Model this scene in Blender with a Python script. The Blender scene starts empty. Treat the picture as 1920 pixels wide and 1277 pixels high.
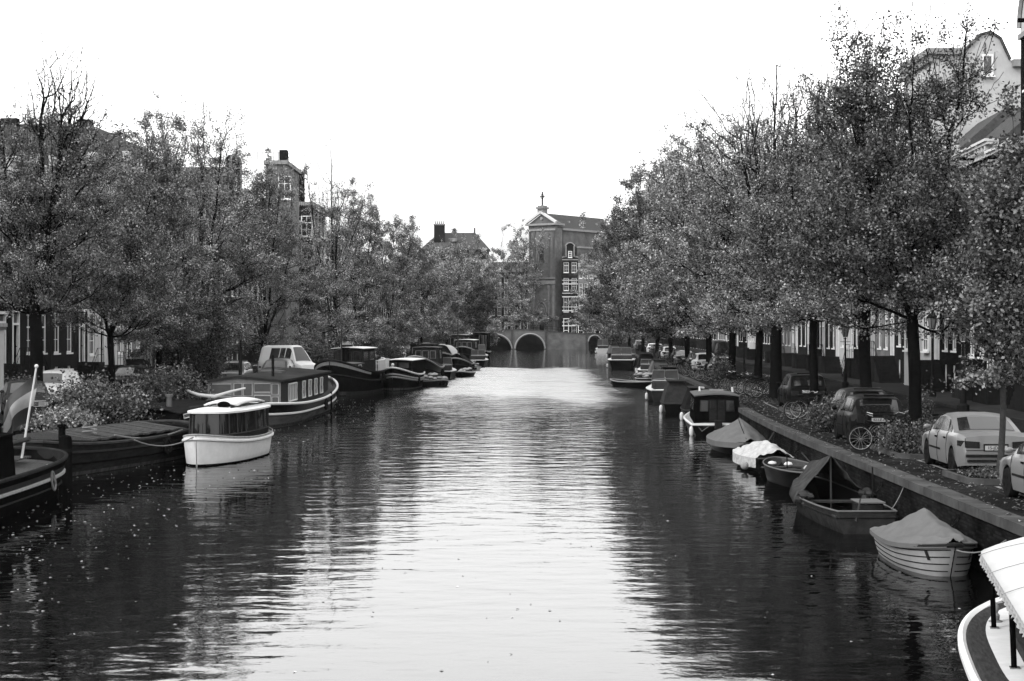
import bpy, math, random
import numpy as np
from mathutils import Vector, Matrix
C = bpy.context; D = bpy.data; col = C.scene.collection
R = math.radians
# ------------------------------------------------------------------ camera
CAMH = 4.7; F = 3200.0; HOR = 615.0
cam_d = D.cameras.new('camera'); cam = D.objects.new('camera', cam_d); col.objects.link(cam)
cam_d.sensor_width = 36; cam_d.lens = F/1920*36
cam_d.shift_y = -(638.5-HOR)/1920
cam_d.clip_end = 6000; cam_d.clip_start = 0.5
cam.location = (0, 0, CAMH); cam.rotation_euler = (R(90), 0, 0)
C.scene.camera = cam
# ------------------------------------------------------------------ world (overcast daylight, monochrome film)
SUN_EL, SUN_AZ = 38, 238          # azimuth measured clockwise from +Y: behind the camera, to the left
w = D.worlds.new('World'); C.scene.world = w; w.use_nodes = True
nt = w.node_tree; nt.nodes.clear()
sky = nt.nodes.new('ShaderNodeTexSky'); sky.sky_type = 'NISHITA'; sky.sun_disc = False
sky.sun_elevation = R(SUN_EL); sky.sun_rotation = R(SUN_AZ); sky.air_density = 1.0; sky.dust_density = 6.0
bw = nt.nodes.new('ShaderNodeRGBToBW'); nt.links.new(sky.outputs[0], bw.inputs[0])
tc = nt.nodes.new('ShaderNodeTexCoord'); sp = nt.nodes.new('ShaderNodeSeparateXYZ'); nt.links.new(tc.outputs['Generated'], sp.inputs[0])
mr = nt.nodes.new('ShaderNodeMapRange'); mr.inputs[1].default_value = 0.03; mr.inputs[2].default_value = 0.22
mr.inputs[3].default_value = 17.0; mr.inputs[4].default_value = 66.0
mr2 = nt.nodes.new('ShaderNodeMapRange'); mr2.inputs[1].default_value = 0.26; mr2.inputs[2].default_value = 0.5; mr2.inputs[3].default_value = 1.0; mr2.inputs[4].default_value = 0.66   # glow in the haze band, duller cloud above
nt.links.new(sp.outputs[2], mr2.inputs[0]); mm_ = nt.nodes.new('ShaderNodeMath'); mm_.operation = 'MULTIPLY'      # overcast: zenith brighter than horizon
nt.links.new(sp.outputs[2], mr.inputs[0])
mx = nt.nodes.new('ShaderNodeMix'); mx.data_type = 'FLOAT'; mx.inputs[0].default_value = 0.75
nt.links.new(bw.outputs[0], mx.inputs[2]); nt.links.new(mr.outputs[0], mm_.inputs[0]); nt.links.new(mr2.outputs[0], mm_.inputs[1]); nt.links.new(mm_.outputs[0], mx.inputs[3])
bg = nt.nodes.new('ShaderNodeBackground'); bg.inputs[1].default_value = 0.09
nt.links.new(mx.outputs[0], bg.inputs[0]); wo = nt.nodes.new('ShaderNodeOutputWorld'); nt.links.new(bg.outputs[0], wo.inputs[0])
sd = D.lights.new('sun', 'SUN'); sd.energy = 3.2; sd.angle = R(12); sd.color = (1, 1, 1)
sun = D.objects.new('sun', sd); col.objects.link(sun)
_a, _e = R(SUN_AZ), R(SUN_EL)
sdir = Vector((math.sin(_a)*math.cos(_e), math.cos(_a)*math.cos(_e), math.sin(_e)))
sun.rotation_euler = sdir.to_track_quat('Z', 'Y').to_euler()
vs = C.scene.view_settings; vs.view_transform = 'Standard'; vs.look = 'None'; vs.gamma = 1; vs.exposure = -0.35
vs.use_curve_mapping = False
rnd = random.Random(7); NR = np.random.RandomState(11)
# ------------------------------------------------------------------ helpers
def P(px, py, z=0.0):                       # photo pixel -> point on the horizontal plane z
    Y = F*(CAMH-z)/(py-HOR); return (px-960)*Y/F, Y
_ER = ([-80, 30, 62, 78, 105, 150, 200, 243, 300, 376, 420], [9.0, 9.0, 9.3, 10.1, 11.6, 12.9, 15.0, 16.9, 18.4, 19.6, 20.0])
_EL = ([-80, 30, 65, 105, 150, 200, 243, 300, 376, 420], [-18, -18, -17.8, -16.6, -14.6, -12.0, -9.8, -8.2, -7, -6.6])
def eR(y): return float(np.mean(np.interp([y-8, y, y+8], *_ER)))
def eL(y): return float(np.mean(np.interp([y-8, y, y+8], *_EL)))
def headR(y): return -math.atan((eR(y+2)-eR(y-2))/4)       # rotation about z that turns +Y along the quay
def headL(y): return -math.atan((eL(y+2)-eL(y-2))/4)
GZ = 1.2
MATS = {}
def mat(name, v, rough=.7, var=.25, scale=3.0, metal=0.0, bump=0.0, bscale=None, spec=.0, stretch=(1,1,1), coat=0.0):
    if name in MATS: return MATS[name]
    m = D.materials.new(name); m.use_nodes = True; n = m.node_tree; b = n.nodes['Principled BSDF']
    b.inputs['Roughness'].default_value = rough; b.inputs['Metallic'].default_value = metal
    b.inputs['Specular IOR Level'].default_value = spec; b.inputs['Coat Weight'].default_value = coat
    b.inputs['Coat Roughness'].default_value = .08
    t = n.nodes.new('ShaderNodeTexCoord'); mp = n.nodes.new('ShaderNodeMapping'); mp.inputs['Scale'].default_value = stretch
    n.links.new(t.outputs['Object'], mp.inputs[0])
    nz = n.nodes.new('ShaderNodeTexNoise'); nz.inputs['Scale'].default_value = scale; nz.inputs['Detail'].default_value = 6
    nz.inputs['Roughness'].default_value = .65
    n.links.new(mp.outputs[0], nz.inputs['Vector'])
    r = n.nodes.new('ShaderNodeMapRange'); r.inputs[1].default_value = .3; r.inputs[2].default_value = .7
    r.inputs[3].default_value = v*(1-var); r.inputs[4].default_value = v*(1+var)
    n.links.new(nz.outputs[0], r.inputs[0]); n.links.new(r.outputs[0], b.inputs['Base Color'])
    if bump:
        bp = n.nodes.new('ShaderNodeBump'); bp.inputs['Distance'].default_value = bump
        if bscale:
            n2 = n.nodes.new('ShaderNodeTexNoise'); n2.inputs['Scale'].default_value = bscale; n2.inputs['Detail'].default_value = 5
            n.links.new(mp.outputs[0], n2.inputs['Vector']); n.links.new(n2.outputs[0], bp.inputs['Height'])
        else: n.links.new(nz.outputs[0], bp.inputs['Height'])
        n.links.new(bp.outputs[0], b.inputs['Normal'])
    MATS[name] = m; return m
def brickmat(name, v, v2, mortar, bw_=.22, bh=.065, axes='XZ', rough=.85, grime=.35, msize=.012):
    if name in MATS: return MATS[name]
    m = D.materials.new(name); m.use_nodes = True; n = m.node_tree; b = n.nodes['Principled BSDF']
    b.inputs['Roughness'].default_value = rough; b.inputs['Specular IOR Level'].default_value = .0
    t = n.nodes.new('ShaderNodeTexCoord'); s = n.nodes.new('ShaderNodeSeparateXYZ'); c = n.nodes.new('ShaderNodeCombineXYZ')
    n.links.new(t.outputs['Object'], s.inputs[0])
    for k, a in enumerate(axes): n.links.new(s.outputs['XYZ'.index(a)], c.inputs[k])
    br = n.nodes.new('ShaderNodeTexBrick'); br.inputs['Scale'].default_value = 1
    br.inputs['Brick Width'].default_value = bw_; br.inputs['Row Height'].default_value = bh; br.inputs['Mortar Size'].default_value = msize
    br.inputs['Color1'].default_value = (v,)*3+(1,); br.inputs['Color2'].default_value = (v2,)*3+(1,); br.inputs['Mortar'].default_value = (mortar,)*3+(1,)
    n.links.new(c.outputs[0], br.inputs[0])
    nz = n.nodes.new('ShaderNodeTexNoise'); nz.inputs['Scale'].default_value = .7; nz.inputs['Detail'].default_value = 8; n.links.new(t.outputs['Object'], nz.inputs['Vector'])
    r = n.nodes.new('ShaderNodeMapRange'); r.inputs[1].default_value = .3; r.inputs[2].default_value = .7; r.inputs[3].default_value = 1-grime; r.inputs[4].default_value = 1+grime*.6
    n.links.new(nz.outputs[0], r.inputs[0])
    mm = n.nodes.new('ShaderNodeMix'); mm.data_type = 'RGBA'; mm.blend_type = 'MULTIPLY'; mm.inputs[0].default_value = 1
    n.links.new(br.outputs[0], mm.inputs[6]); n.links.new(r.outputs[0], mm.inputs[7]); n.links.new(mm.outputs[2], b.inputs['Base Color'])
    bp = n.nodes.new('ShaderNodeBump'); bp.inputs['Distance'].default_value = .006; bp.invert = True
    n.links.new(br.outputs[1], bp.inputs['Height']); n.links.new(bp.outputs[0], b.inputs['Normal'])
    MATS[name] = m; return m
def glassmat(name='window glass', v=.012, rough=.06):
    return mat(name, v, rough, .3, 1.2, spec=.6)
def leafmat(name, v):
    if name in MATS: return MATS[name]
    m = D.materials.new(name); m.use_nodes = True; n = m.node_tree; b = n.nodes['Principled BSDF']
    b.inputs['Roughness'].default_value = .55; b.inputs['Specular IOR Level'].default_value = .12
    a = n.nodes.new('ShaderNodeAttribute'); a.attribute_name = 'tone'
    mu = n.nodes.new('ShaderNodeMath'); mu.operation = 'MULTIPLY'; mu.inputs[1].default_value = v
    n.links.new(a.outputs['Fac'], mu.inputs[0]); n.links.new(mu.outputs[0], b.inputs['Base Color'])
    tr = n.nodes.new('ShaderNodeBsdfTranslucent'); n.links.new(mu.outputs[0], tr.inputs[0])
    ms = n.nodes.new('ShaderNodeMixShader'); ms.inputs[0].default_value = .16
    n.links.new(b.outputs[0], ms.inputs[1]); n.links.new(tr.outputs[0], ms.inputs[2])
    n.links.new(ms.outputs[0], n.nodes['Material Output'].inputs[0])
    MATS[name] = m; return m

class MB:
    def __init__(s): s.v = []; s.f = []
    def add(s, vs, fs):
        o = len(s.v); s.v += [tuple(p) for p in vs]; s.f += [tuple(i+o for i in f) for f in fs]; return s
    def box(s, x0, x1, y0, y1, z0, z1):
        return s.add([(x0,y0,z0),(x1,y0,z0),(x1,y1,z0),(x0,y1,z0),(x0,y0,z1),(x1,y0,z1),(x1,y1,z1),(x0,y1,z1)],
                     [(3,2,1,0),(4,5,6,7),(0,1,5,4),(1,2,6,5),(2,3,7,6),(3,0,4,7)])
    def beam(s, a, b, w, h=None, up=(0,0,1)):      # rectangular bar between two points
        h = h or w; a = Vector(a); b = Vector(b); d = (b-a).normalized(); u = Vector(up)
        x = d.cross(u)
        if x.length < 1e-4: x = d.cross(Vector((1,0,0)))
        x.normalize(); y = x.cross(d).normalized(); x *= w/2; y *= h/2
        return s.add([a-x-y,a+x-y,a+x+y,a-x+y,b-x-y,b+x-y,b+x+y,b-x+y],[(3,2,1,0),(4,5,6,7),(0,1,5,4),(1,2,6,5),(2,3,7,6),(3,0,4,7)])
    def tube(s, pts, r, n=6, closed=False, caps=True):
        pts = [Vector(p) for p in pts]; N = len(pts); rr = r if hasattr(r, '__len__') else [r]*N
        o = len(s.v); ref = None
        for i, p in enumerate(pts):
            if closed: d = pts[(i+1) % N]-pts[i-1]
            else: d = pts[min(i+1, N-1)]-pts[max(i-1, 0)]
            if d.length < 1e-9: d = Vector((0,0,1))
            d.normalize()
            if ref is None: ref = Vector((0,0,1)) if abs(d.z) < .9 else Vector((1,0,0))
            x = (ref-d*ref.dot(d))
            if x.length < 1e-4: x = d.orthogonal()
            x.normalize(); ref = x; y = d.cross(x)
            for k in range(n):
                a = 2*math.pi*k/n; s.v.append(tuple(p+(x*math.cos(a)+y*math.sin(a))*rr[i]))
        M = N if closed else N-1
        for i in range(M):
            j = (i+1) % N
            for k in range(n):
                k2 = (k+1) % n; s.f.append((o+i*n+k, o+i*n+k2, o+j*n+k2, o+j*n+k))
        if caps and not closed:
            s.f.append(tuple(o+k for k in range(n))[::-1]); s.f.append(tuple(o+(N-1)*n+k for k in range(n)))
        return s
    def lathe(s, prof, cx=0, cy=0, n=12, z0=0):
        o = len(s.v)
        for r, z in prof:
            for k in range(n):
                a = 2*math.pi*k/n; s.v.append((cx+r*math.cos(a), cy+r*math.sin(a), z0+z))
        for i in range(len(prof)-1):
            for k in range(n):
                k2 = (k+1) % n; s.f.append((o+i*n+k, o+i*n+k2, o+(i+1)*n+k2, o+(i+1)*n+k))
        s.f.append(tuple(o+k for k in range(n))[::-1]); s.f.append(tuple(o+(len(prof)-1)*n+k for k in range(n)))
        return s
    def prism(s, poly, y0, y1, plane='xz'):        # polygon in xz extruded along y (or 'xy' along z, 'yz' along x)
        n = len(poly)
        if plane == 'xz': A = [(p[0], y0, p[1]) for p in poly]; B = [(p[0], y1, p[1]) for p in poly]
        elif plane == 'xy': A = [(p[0], p[1], y0) for p in poly]; B = [(p[0], p[1], y1) for p in poly]
        else: A = [(y0, p[0], p[1]) for p in poly]; B = [(y1, p[0], p[1]) for p in poly]
        return s.add(A+B, [tuple(range(n)), tuple(range(2*n-1, n-1, -1))]+[(i, i+n, (i+1) % n+n, (i+1) % n) for i in range(n)])
    def grid(s, rows, closed=False):               # rows: list of equally long lists of points
        m = len(rows[0]); o = len(s.v)
        for r in rows: s.v += [tuple(p) for p in r]
        for i in range(len(rows)-1):
            for k in range(m if closed else m-1):
                k2 = (k+1) % m; s.f.append((o+i*m+k, o+i*m+k2, o+(i+1)*m+k2, o+(i+1)*m+k))
        return s
    def ball(s, c, r, n=10, m=6, sq=(1,1,1)):
        rows = []
        for i in range(m+1):
            a = math.pi*i/m-math.pi/2
            rows.append([(c[0]+r*sq[0]*math.cos(a)*math.cos(2*math.pi*k/n), c[1]+r*sq[1]*math.cos(a)*math.sin(2*math.pi*k/n), c[2]+r*sq[2]*math.sin(a)) for k in range(n)])
        return s.grid(rows, True)
    def build(s, name, m, parent=None, smooth=False, solid=0.0, bevel=0.0):
        me = D.meshes.new(name); me.from_pydata(s.v, [], s.f); me.update()
        if smooth: me.polygons.foreach_set('use_smooth', [True]*len(me.polygons)); me.set_sharp_from_angle(angle=R(42))
        if m: me.materials.append(m)
        o = D.objects.new(name, me); col.objects.link(o)
        if parent: o.parent = parent
        if solid: q = o.modifiers.new('s', 'SOLIDIFY'); q.thickness = solid; q.offset = 0
        if bevel: q = o.modifiers.new('b', 'BEVEL'); q.width = bevel; q.segments = 2; q.limit_method = 'ANGLE'
        return o
def thing(name, label, cat, loc=(0,0,0), rz=0.0, group=None):
    o = D.objects.new(name, None); col.objects.link(o); o.location = loc; o.rotation_euler = (0,0,rz); o.empty_display_size = .2
    o['label'] = label; o['category'] = cat
    if group: o['group'] = group
    return o
def tag(o, label, cat, group=None):
    o['label'] = label; o['category'] = cat
    if group: o['group'] = group
    return o
def struct(o, kind='structure'): o['kind'] = kind; return o
KIDS = {}
def kids(o): return [c for c in D.objects if c.parent == o]
def copy_tree(o, parent=None, ch=None):
    c = o.copy(); col.objects.link(c); c.parent = parent
    for k in (kids(o)): copy_tree(k, c)
    return c
def npmesh(name, V, Q, m, parent=None, tone=None, smooth=False):
    me = D.meshes.new(name); nf = len(Q); k = Q.shape[1]
    me.vertices.add(len(V)); me.vertices.foreach_set('co', V.astype(np.float32).ravel())
    me.loops.add(nf*k); me.loops.foreach_set('vertex_index', Q.astype(np.int32).ravel())
    me.polygons.add(nf); me.polygons.foreach_set('loop_start', (np.arange(nf)*k).astype(np.int32))
    if smooth: me.polygons.foreach_set('use_smooth', np.ones(nf, dtype=bool))
    me.update(calc_edges=True)
    if tone is not None:
        at = me.attributes.new('tone', 'FLOAT', 'POINT'); at.data.foreach_set('value', tone.astype(np.float32))
    me.materials.append(m); o = D.objects.new(name, me); col.objects.link(o)
    if parent: o.parent = parent
    return o
def leaves_mesh(pts, size, rs, flat=.5, tone_sd=.45, tone=None):
    """a folded leaf blade (two triangles as a quad) at each point"""
    n = len(pts); a = rs.normal(size=(n,3)); a[:,2] *= (1-flat*.5); a /= np.linalg.norm(a, axis=1)[:,None]+1e-9
    b = rs.normal(size=(n,3)); b -= a*(a*b).sum(1)[:,None]; b /= np.linalg.norm(b, axis=1)[:,None]+1e-9
    c = np.cross(a, b); s = size*rs.uniform(.6, 1.3, n)[:,None]
    V = np.stack([pts, pts+a*s*.5+b*s*.36+c*s*.08, pts+a*s, pts+a*s*.5-b*s*.36+c*s*.08], 1).reshape(-1,3)
    Q = np.arange(n*4).reshape(n,4)
    t = np.exp(rs.normal(0, tone_sd, n)) if tone is None else .85*tone*np.exp(rs.normal(0, tone_sd*1.35, n))
    return V, Q, np.repeat(np.clip(t, .15, 3.2), 4)
# ------------------------------------------------------------------ shared materials
M = dict(
 frame=mat('window frame white', .6, .6, .1, 4),
 bark=mat('bark', .005, .9, .5, 6, bump=.02), white=mat('white paint', .45, .5, .08, 4), offwhite=mat('weathered white paint', .2, .6, .2, 5),
 black=mat('black paint', .003, .45, .4, 5), darkhull=mat('dark painted hull', .003, .4, .6, 2.5, spec=.02, stretch=(1,.3,2)),
 tar=mat('tarred steel', .004, .5, .5, 3), greyhull=mat('grey hull paint', .018, .5, .3, 2), rubber=mat('rubber', .012, .8, .3, 8),
 wood=mat('varnished wood', .03, .45, .4, 4, stretch=(6,1,6)), dwood=mat('dark wood', .015, .5, .4, 5), deck=mat('weathered deck', .045, .8, .35, 5, stretch=(5,.6,5)),
 chrome=mat('bright metal', .3, .25, .1, 5, metal=1), steel=mat('dull steel', .12, .45, .2, 5, metal=.7), rope=mat('rope', .13, .9, .2, 30),
 canvas=mat('grey canvas', .09, .8, .12, 3, bump=.03, bscale=1.6), dcanvas=mat('dark canvas', .012, .75, .4, 3, bump=.04, bscale=3), lcanvas=mat('pale tarpaulin', .3, .7, .22, 5, bump=.05, bscale=5),
 mcanvas=mat('mid canvas', .03, .75, .3, 3, bump=.04, bscale=3), iron=mat('black iron', .01, .5, .3, 5), palestone=mat('pale stone', .15, .85, .25, 1.5), stoop=mat('stoop stone', .014, .85, .4, 3), stone=mat('weathered stone', .05, .85, .35, 2, bump=.01),
 coping=mat('coping stone', .05, .85, .4, 1.3, bump=.01), glass=glassmat(), carglass=mat('car glass', .008, .05, .2, 2, spec=.5), curtain=mat('curtain', .16, .9, .2, 3),
 roof=mat('slate roof', .05, .8, .35, 6, stretch=(1,1,4)), tile=mat('pantile roof', .06, .85, .3, 5, bump=.03), lamp=mat('lamp glass', .12, .2, .2, 3),
)
# ------------------------------------------------------------------ setting
def ground():
    ys = list(range(-60, 384, 6))+[384]
    mb = MB()
    for side, e in ((-1, eL), (1, eR)):
        xs = [0.40, 1.2, 5, 12, 30, 90, 900]
        rows = [[(e(y)+side*x, y, GZ) for x in (xs if side > 0 else xs[::-1])] for y in ys]
        mb.grid(rows)
    xs = [-900, -90, -30, eL(384), -2, 8, eR(384), 40, 90, 900]
    mb.grid([[(x, y, GZ) for x in xs] for y in (391, 420, 480, 700, 4000)])
    mb.grid([[(x, y, GZ) for x in (-900, -30, eL(384)-.4)] for y in (384, 391)]); mb.grid([[(x, y, GZ) for x in (eR(384)+.4, 40, 900)] for y in (384, 391)])
    g = brickmat('street paving', .014, .024, .006, .21, .1, 'XY', .8, .45, .012)
    mb.grid([[(x, 389.0, -1), (x, 389.0, GZ), (x, 391, GZ)] for x in (eL(384)-6, 0, eR(384)+6)])
    struct(mb.build('ground', g))
ground()
def pavement(e, side, a, b, name):
    ys = list(range(30, 384, 6))
    mb = MB(); mb.grid([[(e(y)+side*a, y, GZ), (e(y)+side*a, y, GZ+.12), (e(y)+side*(a+.15), y, GZ+.124), (e(y)+side*b, y, GZ+.12)][::side] for y in ys])
    struct(mb.build(name, mat('pavement stone', .025, .85, .35, 2.2, bump=.005)))
pavement(eR, 1, 9.3, 12.3, 'pavement'); pavement(eL, -1, 9.3, 12.3, 'pavement')
# kerbstone line between quay strip and parking bays
mb = MB(); mb.grid([[(eR(y)+1.22, y, GZ+.004), (eR(y)+1.30, y, GZ+.004)] for y in range(20, 200, 3)])
mb.grid([[(eR(y)+1.40, y, GZ+.004), (eR(y)+1.44, y, GZ+.004)] for y in range(20, 200, 3)])
struct(mb.build('gutter_strip', mat('gutter', .025, .9, .4, 4)))
mb = MB()
for (y0, y1) in ((33.0, 37.6), (40.4, 45.2), (66, 72), (74, 80)):
    mb.grid([[(eR(y)+1.55, y, GZ+.008), (eR(y)+1.65, y, GZ+.008)] for y in np.linspace(y0, y1, 4)])
for y in (37.3, 45.2, 66.0, 80.2):
    mb.add([(eR(y)+1.7, y, GZ+.008), (eR(y)+3.4, y, GZ+.008), (eR(y)+3.4, y+.1, GZ+.008), (eR(y)+1.7, y+.1, GZ+.008)], [(0,1,2,3)])
struct(mb.build('parking_marking', mat('road paint', .16, .7, .35, 9)))
def quay_wall(e, side, lab):
    t = thing('quay_wall', lab, 'quay wall', (0,0,0))
    ys = list(range(-60, 387, 4))
    mb = MB(); mb.grid([[(e(y)+side*.02, y, -1), (e(y)+side*.02, y, GZ-.18)] for y in ys])
    mb.build('wall_face', brickmat('quay brick', .006, .017, .009, .22, .07, 'YZ', .9, .7), t)
    mb = MB()
    for i, y in enumerate(np.arange(-60, 384, 1.5)):
        y1 = y+1.475; a, b = e(y), e(y1); j = rnd.uniform(-.006, .006)
        x = lambda q, d: q+side*d
        v = [(x(a,-.03), y, GZ-.18), (x(a,.4), y, GZ-.18), (x(b,.4), y1, GZ-.18), (x(b,-.03), y1, GZ-.18)]
        v += [(p[0], p[1], GZ+.012+j) for p in v]
        mb.add(v, [(3,2,1,0),(4,5,6,7),(0,1,5,4),(1,2,6,5),(2,3,7,6),(3,0,4,7)])
    mb.build('coping', M['coping'], t)
    return t
qr = quay_wall(eR, 1, 'dark brick quay wall with stone coping along the right bank of the canal')
ql = quay_wall(eL, -1, 'dark brick quay wall behind the moored barges on the left bank')
mb = MB()
for y in (34.6, 42, 47, 55, 61, 70):
    mb.tube([(eR(y)+.02+.06*math.sin(a)-.09, y+.1*math.cos(a), GZ-.42+.1*math.sin(a)) for a in np.linspace(0, 2*math.pi, 12, endpoint=False)], .014, 5, closed=True)
    mb.box(eR(y)-.06, eR(y)+.05, y-.05, y+.05, GZ-.36, GZ-.28)
mb.build('mooring_ring', M['iron'], qr)
# water
def water():
    m = D.materials.new('canal water'); m.use_nodes = True; n = m.node_tree; b = n.nodes['Principled BSDF']
    b.inputs['Base Color'].default_value = (.0012,)*3+(1,); b.inputs['IOR'].default_value = 1.19; b.inputs['Specular IOR Level'].default_value = .5
    b.inputs['Roughness'].default_value = .045
    g = n.nodes.new('ShaderNodeNewGeometry')
    def noise(sx, sy, sc, det, ro=.5):
        mp = n.nodes.new('ShaderNodeMapping'); mp.inputs['Scale'].default_value = (sx, sy, 1); n.links.new(g.outputs['Position'], mp.inputs[0])
        z = n.nodes.new('ShaderNodeTexNoise'); z.inputs['Scale'].default_value = sc; z.inputs['Detail'].default_value = det; z.inputs['Roughness'].default_value = ro
        n.links.new(mp.outputs[0], z.inputs['Vector']); return z.outputs[0]
    a = noise(.62, 1.0, 1.15, 2.0); c = noise(.8, 1, 5.5, 2.0); big = noise(.05, .035, 1.0, 2)
    gust = n.nodes.new('ShaderNodeMapRange'); gust.inputs[1].default_value = .38; gust.inputs[2].default_value = .62; gust.inputs[3].default_value = .35; gust.inputs[4].default_value = 1.5
    n.links.new(big, gust.inputs[0])
    mu = n.nodes.new('ShaderNodeMath'); mu.operation = 'MULTIPLY'; n.links.new(c, mu.inputs[0]); n.links.new(gust.outputs[0], mu.inputs[1])
    m2 = n.nodes.new('ShaderNodeMath'); m2.operation = 'MULTIPLY'; n.links.new(mu.outputs[0], m2.inputs[0]); m2.inputs[1].default_value = .13
    ad = n.nodes.new('ShaderNodeMath'); ad.operation = 'ADD'; n.links.new(a, ad.inputs[0]); n.links.new(m2.outputs[0], ad.inputs[1])
    bp = n.nodes.new('ShaderNodeBump'); bp.inputs['Distance'].default_value = .034; bp.inputs['Strength'].default_value = 1.0
    n.links.new(ad.outputs[0], bp.inputs['Height']); n.links.new(bp.outputs[0], b.inputs['Normal'])
    # a wind-ruffled patch half way along the canal
    s = n.nodes.new('ShaderNodeSeparateXYZ'); n.links.new(g.outputs['Position'], s.inputs[0])
    def mrange(src, a0, a1, b0, b1):
        r = n.nodes.new('ShaderNodeMapRange'); r.interpolation_type = 'SMOOTHSTEP'
        for i_, v_ in zip((1, 2, 3, 4), (a0, a1, b0, b1)): r.inputs[i_].default_value = v_
        n.links.new(src, r.inputs[0]); return r.outputs[0]
    def mth(op, p_, q_):
        r = n.nodes.new('ShaderNodeMath'); r.operation = op
        for i_, v_ in ((0, p_), (1, q_)):
            if isinstance(v_, (int, float)): r.inputs[i_].default_value = v_
            else: n.links.new(v_, r.inputs[i_])
        return r.outputs[0]
    wob = mth('MULTIPLY', mth('SUBTRACT', noise(.5, .09, 1.0, 4, .6), .5), 9.0); wy = mth('MULTIPLY', mth('SUBTRACT', noise(.12, .05, 1.0, 4, .6), .5), 70.0)
    xx = mth('ADD', s.outputs[0], wob); yy = mth('ADD', s.outputs[1], wy)
    mask = mth('MULTIPLY', mth('MULTIPLY', mrange(xx, -9, -4.5, 0, 1), mrange(xx, 6.5, 10.5, 1, 0)), mth('MULTIPLY', mrange(yy, 84, 128, 0, 1), mrange(yy, 195, 206, 1, 0)))
    st = mrange(noise(.18, 1.1, 1.0, 3, .6), .38, .6, .55, 1.0)
    ms = mth('MULTIPLY', mask, st)
    n.links.new(mth('ADD', mth('MULTIPLY', ms, .28), .025), b.inputs['Roughness'])
    n.links.new(mth('ADD', mth('MULTIPLY', ms, .36), 1.19), b.inputs['IOR'])  # brighter reflection painted onto the ruffled patch through a raised IOR
    n.links.new(mth('ADD', mrange(s.outputs[1], 38, 75, .62, 1.0), mth('MULTIPLY', mask, 1.6)), bp.inputs['Strength'])
    mb = MB(); mb.grid([[(x, y, 0) for x in (-22, -8, 0, 8, 22)] for y in (-60, 0, 60, 120, 200, 300, 395)])
    struct(mb.build('water', m))
water()
def scatter_leaves():
    rs = np.random.RandomState(5)
    # on the quay
    n = 2200; y = rs.uniform(30, 95, n); off = np.abs(rs.normal(1.4, .8, n))+.05; 
    k = rs.rand(n) < .35; off[k] = rs.uniform(.1, 8, k.sum())
    x = np.array([eR(q) for q in y])+off; pts = np.stack([x, y, np.full(n, GZ+.02)], 1)
    a = rs.uniform(0, 6.28, n); s = rs.uniform(.03, .075, n)[:,None]; d = np.stack([np.cos(a), np.sin(a), 0*a], 1)*s; e = np.stack([-np.sin(a), np.cos(a), 0*a], 1)*s*.7
    up = np.array([0,0,1])*rs.uniform(0, .04, n)[:,None]
    V = np.stack([pts, pts+d+e*.8+up, pts+d*2, pts+d-e*.8+up], 1).reshape(-1,3)
    o = npmesh('fallen_leaves', V, np.arange(4*n).reshape(n,4), leafmat('dry leaf', .1), tone=np.repeat(np.exp(rs.normal(0,.5,n)), 4)); struct(o, 'stuff')
    n = 2800; y = 18+95*rs.rand(n)**1.9; u = rs.rand(n); lo = np.array([eL(q) for q in y]); hi = np.array([eR(q) for q in y])
    x = np.where(rs.rand(n) < .84, lo+(hi-lo)*.38*u, lo+(hi-lo)*u); pts = np.stack([x, y, np.full(n, .006)], 1)
    a = rs.uniform(0, 6.28, n); s = rs.uniform(.015, .05, n)[:,None]; d = np.stack([np.cos(a), np.sin(a), 0*a], 1)*s; e = np.stack([-np.sin(a), np.cos(a), 0*a], 1)*s*.7
    V = np.stack([pts, pts+d+e*.8, pts+d*2, pts+d-e*.8], 1).reshape(-1,3); V[1::4,2] += .012
    o = npmesh('floating_leaves', V, np.arange(4*n).reshape(n,4), leafmat('wet leaf', .2), tone=np.repeat(np.exp(rs.normal(0,.5,n)), 4)); struct(o, 'stuff')
scatter_leaves()
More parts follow.
